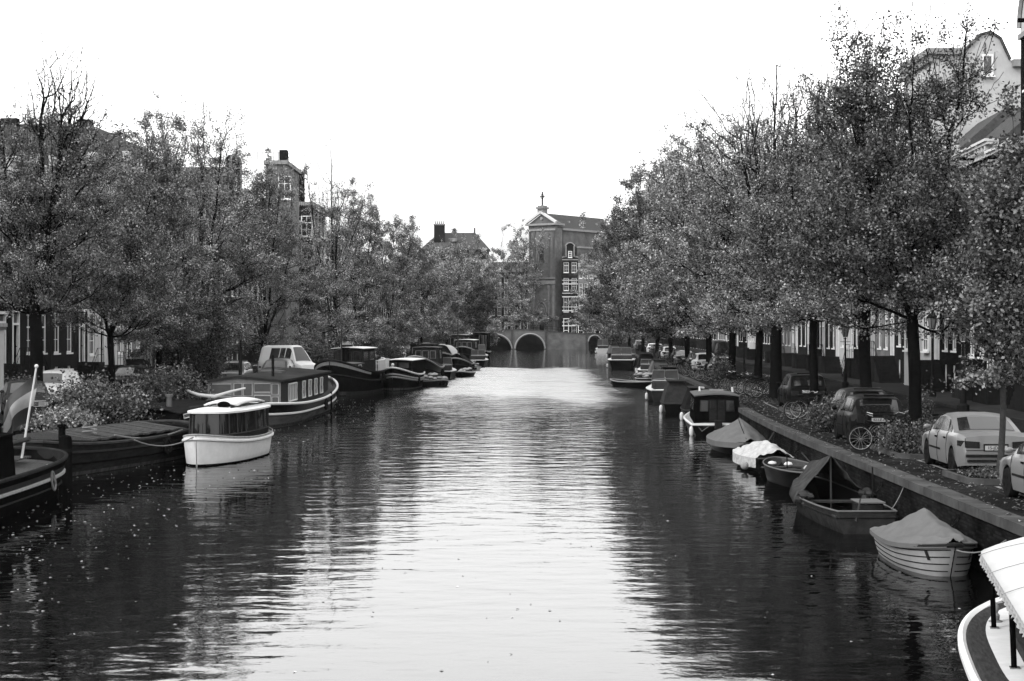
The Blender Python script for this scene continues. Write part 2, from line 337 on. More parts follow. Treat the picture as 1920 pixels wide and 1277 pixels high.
# ------------------------------------------------------------------ trees
def tree_data(seed, H, fork, crown, n, rtrunk, bare_top=0.0, leaf=.1, per=9, lean=(0,0), bf=.55, n_leafless=0.0, spread=.42, cut=None):
    """crown: list of ellipsoids (cx,cy,cz,rx,ry,rz,weight) relative to trunk base. Returns branch mesh & leaves."""
    rs = np.random.RandomState(seed)
    tr = [np.array([lean[0]*t+.06*math.sin(3*t+seed), lean[1]*t, fork*t]) for t in np.linspace(0, 1, 5)]
    nodes = list(tr); parent = [-1, 0, 1, 2, 3]; plen = [0, fork*.25, fork*.5, fork*.75, fork]
    wts = np.array([c[6] for c in crown]); wts = wts/wts.sum(); A = []
    sz = .5+.25*leaf/.1; cen = []
    while len(A) < n:
        c = crown[rs.choice(len(crown), p=wts)]; d = rs.normal(size=3); d /= np.linalg.norm(d); r = rs.rand()**.42
        p = np.array(c[:3])+d*r*np.array(c[3:6])
        if p[2] < fork*.55 and rs.rand() < .7: continue
        for _k in range(6): A.append(p+rs.normal(size=3)*np.array([.42,.42,.2])*sz)
    A = np.array(A[:n]); dist = np.linalg.norm(A-nodes[-1], axis=1); A = A[np.argsort(dist)]
    # main limbs fan out and climb from the fork
    c0 = crown[0]; nl = 5 if rtrunk > .1 else 3; az0 = rs.uniform(0, 6.28)
    for q in range(nl):
        az = az0+2*math.pi*q/nl+rs.uniform(-.3, .3); up_ = rs.uniform(.62, .95) if q else .97
        sprd = (.62 if q else .12)*rs.uniform(.8, 1.15)
        c_ = c0 if rs.rand() < .6 else crown[int(rs.choice(len(crown), p=wts))]
        tgt = np.array([c_[0]+c_[3]*sprd*math.cos(az), c_[1]+c_[4]*sprd*math.sin(az), fork+(H-fork)*up_])
        b0 = nodes[4]; b1 = b0+np.array([(tgt-b0)[0]*.5, (tgt-b0)[1]*.5, (tgt-b0)[2]*.3]); last = 4
        for u in np.linspace(0, 1, 8)[1:]:
            pnt = (1-u)**2*b0+2*u*(1-u)*b1+u*u*tgt+rs.normal(size=3)*.06
            nodes.append(pnt); parent.append(last); plen.append(plen[last]+np.linalg.norm(pnt-nodes[last])*.7); last = len(nodes)-1
    ns = int(14+34*min(bare_top, 1.2)) if rtrunk > .1 else 4; base_n = len(nodes)
    for q in range(ns):
        j = rs.randint(7, base_n); last = j; b0 = np.array(nodes[j]); az = rs.uniform(0, 6.28); d_ = np.array([math.cos(az)*rs.uniform(.1, .55), math.sin(az)*rs.uniform(.1, .55), 1.0])
        Ls = max(.8, (H-b0[2])*rs.uniform(.5, 1.0)); wv = rs.normal(size=3)*.05
        for u in range(1, 8):
            pnt = b0+d_*Ls*u/7*np.array([1-.3*u/7, 1-.3*u/7, 1])+wv*u*rs.normal()*.5
            nodes.append(pnt); parent.append(last); plen.append(plen[last]+Ls/7); last = len(nodes)-1
    m0 = len(nodes)
    N = np.zeros((n+m0, 3)); N[:m0] = nodes; PL = np.zeros(n+m0); PL[:m0] = plen; PA = np.zeros(n+m0, int); PA[:m0] = parent
    PL[:4] += 30
    k = m0
    for p in A:
        dv = p-N[:k]; dl = np.sqrt((dv**2).sum(1)); dz_ = dv[:,2]/(dl+.01)
        cost = dl*(1.6-.6*dz_+1.0*np.maximum(0, -dz_))+bf*PL[:k]
        j = int(np.argmin(cost)); N[k] = p; PA[k] = j; PL[k] = PL[j]+dl[j]; k += 1
    PL[:4] -= 30
    # relax toward smooth limbs
    ch = np.zeros(k, int); np.add.at(ch, PA[1:k], 1)
    for _ in range(2):
        M_ = N[:k].copy(); cs = np.zeros((k,3)); np.add.at(cs, PA[1:k], N[1:k])
        for i in range(m0, k):
            if ch[i]: M_[i] = .5*N[i]+.25*N[PA[i]]+.25*cs[i]/ch[i]
        N[:k] = M_
    area = np.zeros(k); tip = .0075
    order = np.argsort(-PL[:k]); e = 2.15
    for i in order:
        if area[i] == 0: area[i] = tip**e
        if PA[i] >= 0: area[PA[i]] += area[i]
    rad = area**(1/e); rad *= (rtrunk/rad[4]) if rad[4] > 0 else 1
    rad = np.maximum(rad, tip*1.1); rad[:5] = rtrunk*np.array([1.5, 1.12, 1.03, 1.0, .98])
    # branch tubes
    V = []; Q = []; o = 0
    for i in range(1, k):
        a = N[PA[i]]; b = N[i]; d = b-a; L = np.linalg.norm(d)
        if L < 1e-4: continue
        d = d/L; x = np.cross(d, [0,0,1.0]) if abs(d[2]) < .95 else np.cross(d, [1.0,0,0]); x /= np.linalg.norm(x); y = np.cross(d, x)
        r0 = min(rad[PA[i]], rad[i]*1.5 if PA[i] > 4 else rad[PA[i]]); 
        if i > 4 and PA[i] <= 4: r0 = min(rad[PA[i]], rad[i]*1.25)
        s = 8 if rad[i] > .06 else (5 if rad[i] > .02 else 3); bend = rs.normal(size=3)*L*.03
        mid = (a+b)/2+bend+np.array([0,0,-L*.03]) if i > 4 else (a+b)/2
        for (c, r) in ((a, r0), (mid, (r0+rad[i])/2), (b, rad[i])):
            for q in range(s):
                t = 2*math.pi*q/s; V.append(c+(x*math.cos(t)+y*math.sin(t))*r)
        for g in range(2):
            for q in range(s):
                q2 = (q+1) % s; Q.append((o+g*s+q, o+g*s+q2, o+(g+1)*s+q2, o+(g+1)*s+q))
        o += 3*s
    # leaves gather along the thin twigs, sparser toward the top
    thin = np.where((rad < .022) & (np.arange(k) > base_n))[0]
    zz = (N[thin,2]-fork)/(H-fork); keep = rs.rand(len(thin)) > n_leafless+bare_top*np.clip((zz-.45)/.5, 0, 1)
    thin = thin[keep]; t = rs.rand(len(thin)*per); idx = np.repeat(thin, per)
    base = N[PA[idx]]+(N[idx]-N[PA[idx]])*t[:,None]; pts = base+rs.normal(size=(len(idx),3))*spread*np.array([1,1,.75])
    # clumps share a tone
    tone = np.exp(rs.normal(0, .5, k))[idx]
    return np.array(V), np.array(Q), pts, tone, leaf, rs
def make_tree(name, label, x, y, z, leafm, data, group=None, tone_sd=.45):
    V, Q, pts, tone, leaf, rs = data
    t = thing(name, label, 'tree', (x, y, z), 0, group)
    npmesh('trunk', V, Q, M['bark'] if name == 'elm_tree' else mat('young bark', .03, .85, .4, 8), t, smooth=True)
    LV, LQ, LT = leaves_mesh(pts, leaf, rs, tone=tone, tone_sd=tone_sd)
    npmesh('crown', LV, LQ, leafm, t, tone=LT)
    return t
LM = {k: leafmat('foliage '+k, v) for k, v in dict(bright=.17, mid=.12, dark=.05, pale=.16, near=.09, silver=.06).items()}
def P1(px, Y): return (px-960)*Y/F
def zt(py, Y): return CAMH-(py-HOR)*Y/F
# (px trunk, Y, top py, crown list in photo px: (cx, cy, rx_px, rz_px, weight)..., n, trunk radius, fork py, bare, leaf, per, material, label)
TREES = [
 # right row, near to far
 (1876, 39.2, 215, [(1893,560,52,110,.6),(1905,380,62,150,1)], 420, .07, 700, .1, .12, 8, 'near', 'slender young street tree in a kerbed planter behind the silver sedan'),
 (1712, 48, -40, [(1705,430,215,150,1.3),(1690,240,150,190,1),(1655,90,50,120,.3),(1800,100,60,150,.22),(1590,260,60,150,.3),(1800,420,110,150,.5),(1560,440,90,110,.4)], 1900, .17, 600, .95, .105, 7, 'near', 'dark leafy tree rising from the shrub bed behind the black hatchback'),
 (1622, 61.5, 80, [(1610,430,130,140,1),(1590,260,90,150,.7),(1650,480,90,90,.4)], 1100, .2, 600, 1.0, .12, 7, 'mid', 'tree whose trunk rises behind the roof of the black hatchback'),
 (1527, 72, 110, [(1520,420,120,150,1),(1530,270,80,130,.6),(1450,450,80,100,.5)], 1100, .17, 600, 1.0, .12, 7, 'mid', 'slim trunked tree standing right in front of the black estate car'),
 (1457, 85, 105, [(1440,400,140,160,1),(1470,250,105,160,1.1),(1390,330,120,140,.6),(1340,250,80,90,.2)], 1500, .27, 590, 1.5, .13, 6, 'bright', 'thickest trunked elm beside the bicycles, with bare branches over its crown'),
 (1423, 94, 170, [(1400,420,130,150,1),(1360,300,120,130,.7),(1300,430,90,110,.5)], 1300, .2, 600, 1.15, .14, 6, 'bright', 'elm just beyond the thickest trunk on the right quay'),
 (1372, 110, 215, [(1340,440,140,130,1),(1300,330,100,100,.7),(1240,500,80,80,.4)], 1100, .22, 610, .85, .16, 7, 'bright', 'elm reaching over the water above the parked bicycles'),
 (1328, 130, 235, [(1300,450,120,130,1),(1285,330,80,90,.6),(1220,520,80,70,.4)], 900, .22, 612, .7, .18, 7, 'bright', 'elm on the right quay above the small cabin cruiser'),
 (1288, 152, 290, [(1260,450,110,130,1),(1235,370,80,80,.5),(1190,560,80,50,.5)], 800, .22, 615, .5, .2, 8, 'mid', 'elm on the right quay beside the dark van'),
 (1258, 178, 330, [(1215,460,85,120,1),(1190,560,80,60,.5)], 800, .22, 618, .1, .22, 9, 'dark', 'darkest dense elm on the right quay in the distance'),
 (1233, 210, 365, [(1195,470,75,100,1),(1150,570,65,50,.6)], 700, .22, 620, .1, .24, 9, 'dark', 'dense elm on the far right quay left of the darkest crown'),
 (1206, 252, 395, [(1165,490,58,90,1),(1130,580,60,45,.7)], 600, .22, 622, .1, .28, 9, 'bright', 'elm with low branches hanging near the right bridge arch'),
 (1180, 305, 430, [(1130,540,62,75,1),(1105,590,42,35,.4)], 550, .22, 624, .1, .32, 9, 'bright', 'farthest elm of the right row, before the dark gabled house'),
 # left row, near to far
 (66, 75, 70, [(70,430,150,170,1.2),(140,270,90,150,.55),(120,190,75,125,.9),(20,330,60,170,.4),(190,330,60,130,.35)], 2100, .28, 590, 1.4, .11, 7, 'mid', 'large half bare elm at the left edge behind the tricolour flag'),
 (208, 88, 270, [(215,500,130,110,1),(215,390,85,100,.8),(150,450,90,100,.4)], 1300, .17, 632, .2, .13, 8, 'mid', 'smaller elm in front of the white doorway on the left quay'),
 (372, 106, 165, [(380,420,130,160,1.2),(385,270,110,110,.7),(300,260,50,80,.25),(450,480,80,100,.5)], 1700, .25, 600, .95, .13, 7, 'bright', 'tall round elm on the left quay above the white cabin boat'),
 (300, 97, 225, [(310,520,100,90,1),(285,400,75,110,1.0),(265,310,55,80,.5)], 1100, .17, 620, .2, .14, 8, 'mid', 'low elm between the doorway tree and the tall round elm'),
 (494, 132, 290, [(500,520,110,90,1),(480,430,80,90,.9),(500,360,50,60,.3)], 1000, .22, 640, .25, .15, 9, 'mid', 'elm with its trunk rising in front of the white delivery van'),
 (628, 152, 268, [(610,500,90,90,1),(640,400,60,90,.55),(604,345,16,75,.14)], 900, .22, 620, 1.3, .16, 7, 'bright', 'elm with a bare spire standing above the left row near the tug'),
 (668, 175, 340, [(670,500,75,90,1),(680,420,40,80,.4)], 700, .2, 620, .5, .18, 8, 'mid', 'elm just beyond the one with the bare spire'),
 (735, 196, 412, [(735,520,70,80,1),(745,450,45,50,.5)], 650, .2, 618, .4, .2, 9, 'bright', 'bushy elm on the left quay above the tug wheelhouse, half way along'),
 (790, 228, 440, [(790,540,58,60,1),(765,490,40,40,.4)], 600, .2, 618, .3, .24, 10, 'mid', 'round elm below the left eaves of the hipped roof'),
 (838, 262, 455, [(835,550,45,58,1)], 500, .2, 620, .3, .27, 9, 'bright', 'elm in front of the hipped roof house on the left'),
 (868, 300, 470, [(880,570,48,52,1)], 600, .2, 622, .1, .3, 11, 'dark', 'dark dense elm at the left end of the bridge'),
 (905, 345, 470, [(905,540,38,60,1)], 450, .2, 615, .4, .32, 8, 'bright', 'pale elm beyond the dark one at the left bridge end'),
 # beyond the bridge
 (862, 398, 432, [(860,500,55,55,1)], 420, .25, 590, .5, .35, 6, 'pale', 'pale elm in front of the hipped roof beyond the bridge'),
 (985, 396, 412, [(975,540,55,60,1),(968,475,55,60,1.0)], 900, .3, 600, .75, .34, 6, 'pale', 'half bare elm in front of the church beyond the bridge'),
]
for i, (px, Y, top, cr, n, rt, fk, bare, leaf, per, lm, lab) in enumerate(TREES):
    bx, bz = P1(px, Y), GZ
    right = px > 1060; dep = 1.0
    es = [(P1(cx, Y)-bx, 0, zt(cy, Y)-bz, rx*Y/F, rx*Y/F*.95, rz*Y/F, w_) for (cx, cy, rx, rz, w_) in cr]
    rm = max(e[3] for e in es if e[6] >= .5)
    zf = zt(fk, Y)-bz
    es += [(0.0, 0, zf+(1.0 if right else (1.9 if px in (66, 208) else .3)), rm*1.1, rm*1.1, 1.5 if Y < 60 else 1.9, .6)]       # low spreading boughs
    es = [(e[0], e[1], e[2], e[3], min(e[4], 4.5), e[5], e[6]) for e in es]
    per = int(per*5.5); n = int(n*1.6); leaf *= .8
    d = tree_data(100+i, zt(top, Y)-bz, zt(fk, Y)-bz, es, n, rt, bare, leaf, per, spread=.08+leaf*.6, bf=.45)
    make_tree('elm_tree' if Y > 40 else 'young_tree', lab, bx, Y, bz, LM[lm], d, 'trees along the right quay' if right else ('trees along the left quay' if Y < 380 else 'trees beyond the bridge'))
def bush(name, label, x, y, z, rx, ry, rz, n, leaf, lm, group=None, seed=1, stems=14, hang=0):
    rs = np.random.RandomState(seed); t = thing(name, label, 'shrub', (x, y, z), 0, group)
    mb = MB(); P_ = []
    for k in range(stems):
        a = rs.uniform(0, 6.28); rr = rs.uniform(.2, 1)**.6; e = np.array([math.cos(a)*rx*rr, math.sin(a)*ry*rr, rz*rs.uniform(.5, 1.05)*math.sqrt(max(.1, 1-rr*rr*.7))])
        pts = [Vector((e[0]*u**.8*.9+.0, e[1]*u**.8*.9, e[2]*math.sin(u*1.5)+hang*-.3*u*u)) for u in (0, .25, .5, .75, 1)]
        mb.tube(pts, [.025, .02, .014, .01, .006], 4)
        for u in np.linspace(.2, 1.0, max(3, n//stems)):
            P_.append((e[0]*u**.8*.9, e[1]*u**.8*.9, e[2]*math.sin(u*1.5)-hang*.3*u*u))
    mb.build('stems', M['bark'], t)
    P_ = np.array(P_)+rs.normal(size=(len(P_),3))*np.array([rx, ry, rz])*.13; P_[:,2] = np.maximum(P_[:,2], .03-hang*.6)
    V, Q, T = leaves_mesh(P_, leaf, rs, tone_sd=.75); npmesh('foliage', V, Q, LM[lm], t, tone=T)
    return t
# ------------------------------------------------------------------ houses
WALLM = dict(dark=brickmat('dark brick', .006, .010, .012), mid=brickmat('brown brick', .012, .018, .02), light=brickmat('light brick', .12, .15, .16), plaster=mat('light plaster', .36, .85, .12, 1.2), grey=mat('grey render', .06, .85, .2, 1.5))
WIN_CACHE = {}
def window(parent, x, z, w_, h, y=.13, cols=2, rows=3, lit=False):
    key = (round(w_, 2), round(h, 2), cols, rows)
    if key not in WIN_CACHE:
        mb = MB(); f = .11
        mb.box(-w_/2, -w_/2+f, -.05, .05, 0, h); mb.box(w_/2-f, w_/2, -.05, .05, 0, h)
        mb.box(-w_/2+f, w_/2-f, -.05, .05, 0, f); mb.box(-w_/2+f, w_/2-f, -.05, .05, h-f, h)
        for k in range(1, cols):
            xx = -w_/2+w_*k/cols; mb.box(xx-.025, xx+.025, -.03, .03, f, h-f)
        for k in range(1, rows):
            zz = h*k/rows; t = .05 if (k == rows//2+1 and rows > 2) else .022
            mb.box(-w_/2+f, w_/2-f, -.027, .027, zz-t, zz+t)
        mb.box(-w_/2-.08, w_/2+.08, -.17, .0, -.1, -.003)
        g = MB(); g.box(-w_/2+.05, w_/2-.05, .0, .012, .05, h-.05)
        a = mb.build('window', M['frame']); b = g.build('pane', M['glass'], a); WIN_CACHE[key] = (a.data, b.data)
        D.objects.remove(b); D.objects.remove(a)
    da, db = WIN_CACHE[key]
    a = D.objects.new('window', da); col.objects.link(a); a.parent = parent; a.location = (x, y, z)
    b = D.objects.new('pane', db); col.objects.link(b); b.parent = a
    return a
def wall_holes(W, H, holes, depth=.22, z0=0):
    mb = MB(); xs = sorted({-W/2, W/2}|{h[0] for h in holes}|{h[1] for h in holes}); zs = sorted({z0, H}|{h[2] for h in holes}|{h[3] for h in holes})
    for i in range(len(xs)-1):
        for k in range(len(zs)-1):
            cx, cz = (xs[i]+xs[i+1])/2, (zs[k]+zs[k+1])/2
            if not any(h[0] < cx < h[1] and h[2] < cz < h[3] for h in holes):
                mb.add([(xs[i],0,zs[k]),(xs[i+1],0,zs[k]),(xs[i+1],0,zs[k+1]),(xs[i],0,zs[k+1])], [(0,1,2,3)])
    for a, b, c, d in holes:
        mb.add([(a,0,c),(b,0,c),(b,0,d),(a,0,d),(a,depth,c),(b,depth,c),(b,depth,d),(a,depth,d)], [(0,4,5,1),(1,5,6,2),(2,6,7,3),(3,7,4,0)])
    return mb
def house(name, label, x, y, rz, W, H, bays=3, wm='dark', roof='cornice', floors=4, dep=10, stoop=1, group=None, door_bay=0, base_h=1.3, detail=True, rail=True, gz=GZ+.0, solid_back=True, wfrac=.62, doorcol=None):
    t = thing(name, label, 'house', (x, y, gz), rz, group)
    bw_ = W/bays; ww = min(1.25, bw_*wfrac); holes = []; wins = []
    fh = [(H-base_h)*f for f in ({5:(.26,.23,.2,.17,.14), 4:(.31,.27,.23,.19), 3:(.4,.33,.27), 2:(.55,.45)}[floors])]
    z = base_h; dr = None
    for fl in range(floors):
        hh = fh[fl]*.68
        for b in range(bays):
            cx = -W/2+bw_*(b+.5); zb = z+fh[fl]*.16
            if fl == 0 and b == door_bay and stoop:
                holes.append((cx-.55, cx+.55, z-.03, z+hh+fh[0]*.16)); dr = (cx, z-.03, z+hh+fh[0]*.16)
            else: holes.append((cx-ww/2, cx+ww/2, zb, zb+hh)); wins.append((cx, zb, ww, hh))
        z += fh[fl]
    if base_h > 1.1:
        for b in range(bays):
            cx = -W/2+bw_*(b+.5)
            if not (stoop and b == door_bay) : holes.append((cx-.4, cx+.4, .15, base_h-.25)); wins.append((cx, .15, .8, base_h-.4))
    mb = wall_holes(W, H, holes)
    mb.add([(-W/2,0,0),(-W/2,dep,0),(-W/2,dep,H),(-W/2,0,H)], [(0,3,2,1)]); mb.add([(W/2,0,0),(W/2,dep,0),(W/2,dep,H),(W/2,0,H)], [(0,1,2,3)])
    mb.add([(-W/2,dep,0),(W/2,dep,0),(W/2,dep,H),(-W/2,dep,H)], [(0,3,2,1)])
    mb.add([(-W/2,.35,0),(W/2,.35,0),(W/2,.35,H),(-W/2,.35,H)], [(0,1,2,3)])
    mb.build('wall', WALLM[wm], t)
    for q in wins: window(t, *q, rows=3 if q[3] > 1.3 else 2)
    if dr:
        d = MB(); cx, z0, z1 = dr; zt_ = z0+2.3 if z1-z0 > 2.6 else z1-.06
        d.box(cx-.47, cx+.47, .12, .17, z0+.02, zt_); d.box(cx-.35, cx+.35, .10, .12, z0+.25, z0+.95); d.box(cx-.35, cx+.35, .10, .12, z0+1.1, zt_-.2)
        dd = d.build('door', doorcol or M['black'], t); MB().ball((cx+.36, .07, z0+1.05), .045, 8, 5).build('handle', M['chrome'], dd)
        f = MB(); f.box(cx-.62, cx-.48, -.05, .14, z0, z1+.08); f.box(cx+.48, cx+.62, -.05, .14, z0, z1+.08); f.box(cx-.48, cx+.48, -.048, .13, zt_, zt_+.12); f.box(cx-.72, cx+.72, -.16, .12, z1+.08, z1+.24)
        f.build('door_frame', M['frame'], t)
        if zt_ < z1-.2: MB().box(cx-.48, cx+.48, .09, .1, zt_+.12, z1+.08).build('fanlight', M['glass'], t)
        # stoop: flight of steps running along the facade up to a landing
        n = max(2, int(round((base_h)/.19))); s = MB(); L = n*.27
        s.box(cx-.75, cx+.75, -1.35, -.002, 0, base_h-.06)
        sd_ = 1 if cx < 0 else -1
        for k in range(n-1):
            a, b = sorted((cx+sd_*(.752+k*.27), cx+sd_*(.75+(k+1)*.27))); s.box(a, b, -1.3, -.004, 0, base_h-.06-(k+1)*.19)
        s.build('stoop', M['stoop'], t)
        if rail:
            r = MB(); zt2 = base_h-.06
            for xx in (cx-.72, cx, cx+.72): r.tube([(xx, -1.3, zt2), (xx, -1.3, zt2+.95)], .018, 5)
            for h in (.93, .5): r.tube([(cx-.72, -1.3, zt2+h), (cx+.72, -1.3, zt2+h)], .016, 5)
            xe = cx+sd_*(.75+L-.3); r.tube([(cx+sd_*.74, -1.28, zt2+.93), (xe, -1.28, .95)], .02, 5); r.tube([(xe, -1.28, 0), (xe, -1.28, 1.0)], .025, 5)
            r.tube([(cx+sd_*.74, -1.28, zt2+.5), (xe, -1.28, .5)], .012, 5)
            for k in range(1, 5):
                u = k/5; xx = cx+sd_*.74+(xe-cx-sd_*.74)*u; r.tube([(xx, -1.28, (zt2)*(1-u)), (xx, -1.28, zt2*(1-u)+.94)], .01, 4)
            r.build('railing', M['iron'], t)
    # plinth band
    MB().box(-W/2+.002, W/2-.002, -.03, -.003, .0, .14).build('plinth', M['stone'], t)
    if roof == 'cornice':
        c = MB(); c.box(-W/2, W/2, -.12, .1, H, H+.45); c.box(-W/2-.05, W/2+.05, -.45, .1, H+.45, H+.58); c.box(-W/2-.09, W/2+.09, -.55, .1, H+.58, H+.7)
        for k in range(int(W/.7)): c.box(-W/2+.2+k*.7, -W/2+.32+k*.7, -.42, -.121, H+.2, H+.449)
        c.build('cornice', M['white'], t)
        r = MB(); r.add([(-W/2,.1,H+.55),(W/2,.1,H+.55),(W/2,2.4,H+2.6),(-W/2,2.4,H+2.6),(-W/2,dep-2.4,H+2.6),(W/2,dep-2.4,H+2.6),(W/2,dep,H),(-W/2,dep,H)], [(0,1,2,3),(3,2,5,4),(4,5,6,7)])
        r.add([(-W/2,.1,H),(-W/2,.1,H+.55),(-W/2,2.4,H+2.6),(-W/2,dep-2.4,H+2.6),(-W/2,dep,H)], [(0,1,2,3,4)]); r.add([(W/2,.1,H),(W/2,.1,H+.55),(W/2,2.4,H+2.6),(W/2,dep-2.4,H+2.6),(W/2,dep,H)], [(4,3,2,1,0)])
        ro = r.build('roof', M['tile'], t)
    elif roof in ('bell', 'neck', 'step', 'arch'):
        hw = W/2; G = 3.2
        if roof == 'bell': half = [(hw, 0), (hw, .35), (hw*.8, .7), (hw*.55, 1.5), (hw*.45, 2.3), (hw*.38, 2.9), (hw*.2, G+.2), (0, G+.35)]
        elif roof == 'neck': half = [(hw, 0), (hw, .5), (hw*.9, .6), (hw*.5, .7), (hw*.5, G), (hw*.58, G+.05), (hw*.3, G+.6), (0, G+.75)]
        elif roof == 'arch': half = [(hw, 0), (hw, .4)]+[(hw*math.cos(a), .4+hw*.72*math.sin(a)) for a in np.linspace(.05, math.pi/2, 8)]; 
        else:
            half = [(hw, 0)]; n = 5
            for k in range(n): half += [(hw*(1-k/n), G*(k+1)/(n+.6)), (hw*(1-(k+1)/n)+.18, G*(k+1)/(n+.6))]
            half = half[:-1]+[(.4, G*n/(n+.6)), (.4, G), (0, G)]
        poly = [(a, b+H) for a, b in half]; poly = poly+[(-a, b) for a, b in poly[::-1][1:]]
        MB().prism(poly, -.001, .36).build('gable', WALLM[wm if roof != 'arch' else 'plaster'], t)
        e = MB(); e.tube([(a, -.05, b) for a, b in poly[1:-1]], .13, 4); e.box(-hw, hw, -.14, -.002, H-.12, H+.1); e.build('coping', M['offwhite'], t)
        window(t, 0, H+.5, .9, 1.5, y=-.03)
        r = MB(); top = H+(G-.4 if roof != 'arch' else hw*.6); r.add([(-hw,.36,H),(0,.36,top),(hw,.36,H),(-hw,dep,H),(0,dep,top),(hw,dep,H)], [(0,1,4,3),(1,2,5,4),(3,4,5)]); ro = r.build('roof', M['tile'], t)
    elif roof == 'flat':
        ro = MB().box(-W/2-.1, W/2+.1, -.12, dep+.1, H, H+.25).build('roof', M['offwhite'], t)
    if roof != 'flat':
        zc = {'cornice': H+2.0}.get(roof, H+1.2)
        MB().box(W/2-.9, W/2-.25, dep*.45, dep*.45+1.1, zc, zc+1.9).build('chimney', WALLM['mid'], ro)
    if rnd.random() < .6 and H > 8:    # hoisting beam
        MB().box(-.07, .07, -.9, -.1, H+.1, H+.26).build('hoist_beam', M['black'], t)
    return t
def row(side, specs):
    """specs: (y start, width, height, bays, wallmat, roof, floors, label, kw)"""
    for (y0, W, H, bays, wm, rf, fl, lab, kw) in specs:
        e = eR if side > 0 else eL; yc = y0+W/2
        x = e(yc)+side*12.3; h = (headR(yc) if side > 0 else headL(yc))
        rz = h+(R(-90) if side > 0 else R(90))
        kw = dict(kw); kw.setdefault('door_bay', 0 if rnd.random() < .5 else bays-1)
        house('canal_house', lab, x, yc, rz, W-.03, H, bays, wm, rf, fl, group='houses along the right quay' if side > 0 else 'houses along the left quay', **kw)
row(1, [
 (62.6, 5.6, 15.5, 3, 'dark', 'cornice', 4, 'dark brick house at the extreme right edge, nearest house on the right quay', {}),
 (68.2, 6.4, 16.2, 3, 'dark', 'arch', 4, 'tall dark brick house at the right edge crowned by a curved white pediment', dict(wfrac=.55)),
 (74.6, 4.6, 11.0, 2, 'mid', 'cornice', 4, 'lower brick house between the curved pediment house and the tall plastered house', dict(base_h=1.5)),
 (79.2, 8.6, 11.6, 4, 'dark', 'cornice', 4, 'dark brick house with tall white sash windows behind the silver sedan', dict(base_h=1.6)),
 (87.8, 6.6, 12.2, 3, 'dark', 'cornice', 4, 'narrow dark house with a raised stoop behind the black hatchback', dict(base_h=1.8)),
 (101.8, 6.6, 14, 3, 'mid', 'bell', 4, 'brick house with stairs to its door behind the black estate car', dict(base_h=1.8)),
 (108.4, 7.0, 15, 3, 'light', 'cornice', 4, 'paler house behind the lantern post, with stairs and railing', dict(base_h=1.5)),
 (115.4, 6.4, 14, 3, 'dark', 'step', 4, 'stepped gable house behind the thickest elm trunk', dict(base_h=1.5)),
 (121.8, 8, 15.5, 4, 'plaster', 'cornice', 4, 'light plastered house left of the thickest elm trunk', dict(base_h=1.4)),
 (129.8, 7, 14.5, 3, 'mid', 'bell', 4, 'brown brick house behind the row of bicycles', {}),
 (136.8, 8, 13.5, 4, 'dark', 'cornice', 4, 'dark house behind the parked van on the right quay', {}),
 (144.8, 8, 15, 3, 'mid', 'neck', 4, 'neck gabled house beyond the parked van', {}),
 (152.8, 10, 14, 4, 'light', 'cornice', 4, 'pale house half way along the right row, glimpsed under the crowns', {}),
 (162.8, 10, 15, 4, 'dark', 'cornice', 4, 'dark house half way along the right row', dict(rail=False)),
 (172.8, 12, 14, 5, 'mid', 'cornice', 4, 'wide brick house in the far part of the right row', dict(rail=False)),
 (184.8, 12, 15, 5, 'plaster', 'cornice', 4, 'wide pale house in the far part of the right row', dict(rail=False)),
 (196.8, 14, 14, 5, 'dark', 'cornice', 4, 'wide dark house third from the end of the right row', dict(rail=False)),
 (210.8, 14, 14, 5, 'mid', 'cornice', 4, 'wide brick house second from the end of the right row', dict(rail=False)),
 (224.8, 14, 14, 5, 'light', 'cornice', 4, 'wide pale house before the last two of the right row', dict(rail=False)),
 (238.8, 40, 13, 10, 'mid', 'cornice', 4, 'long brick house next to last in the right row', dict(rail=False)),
 (278.8, 80, 13, 16, 'dark', 'cornice', 4, 'long dark house closing the right row by the bridge', dict(rail=False)),
])
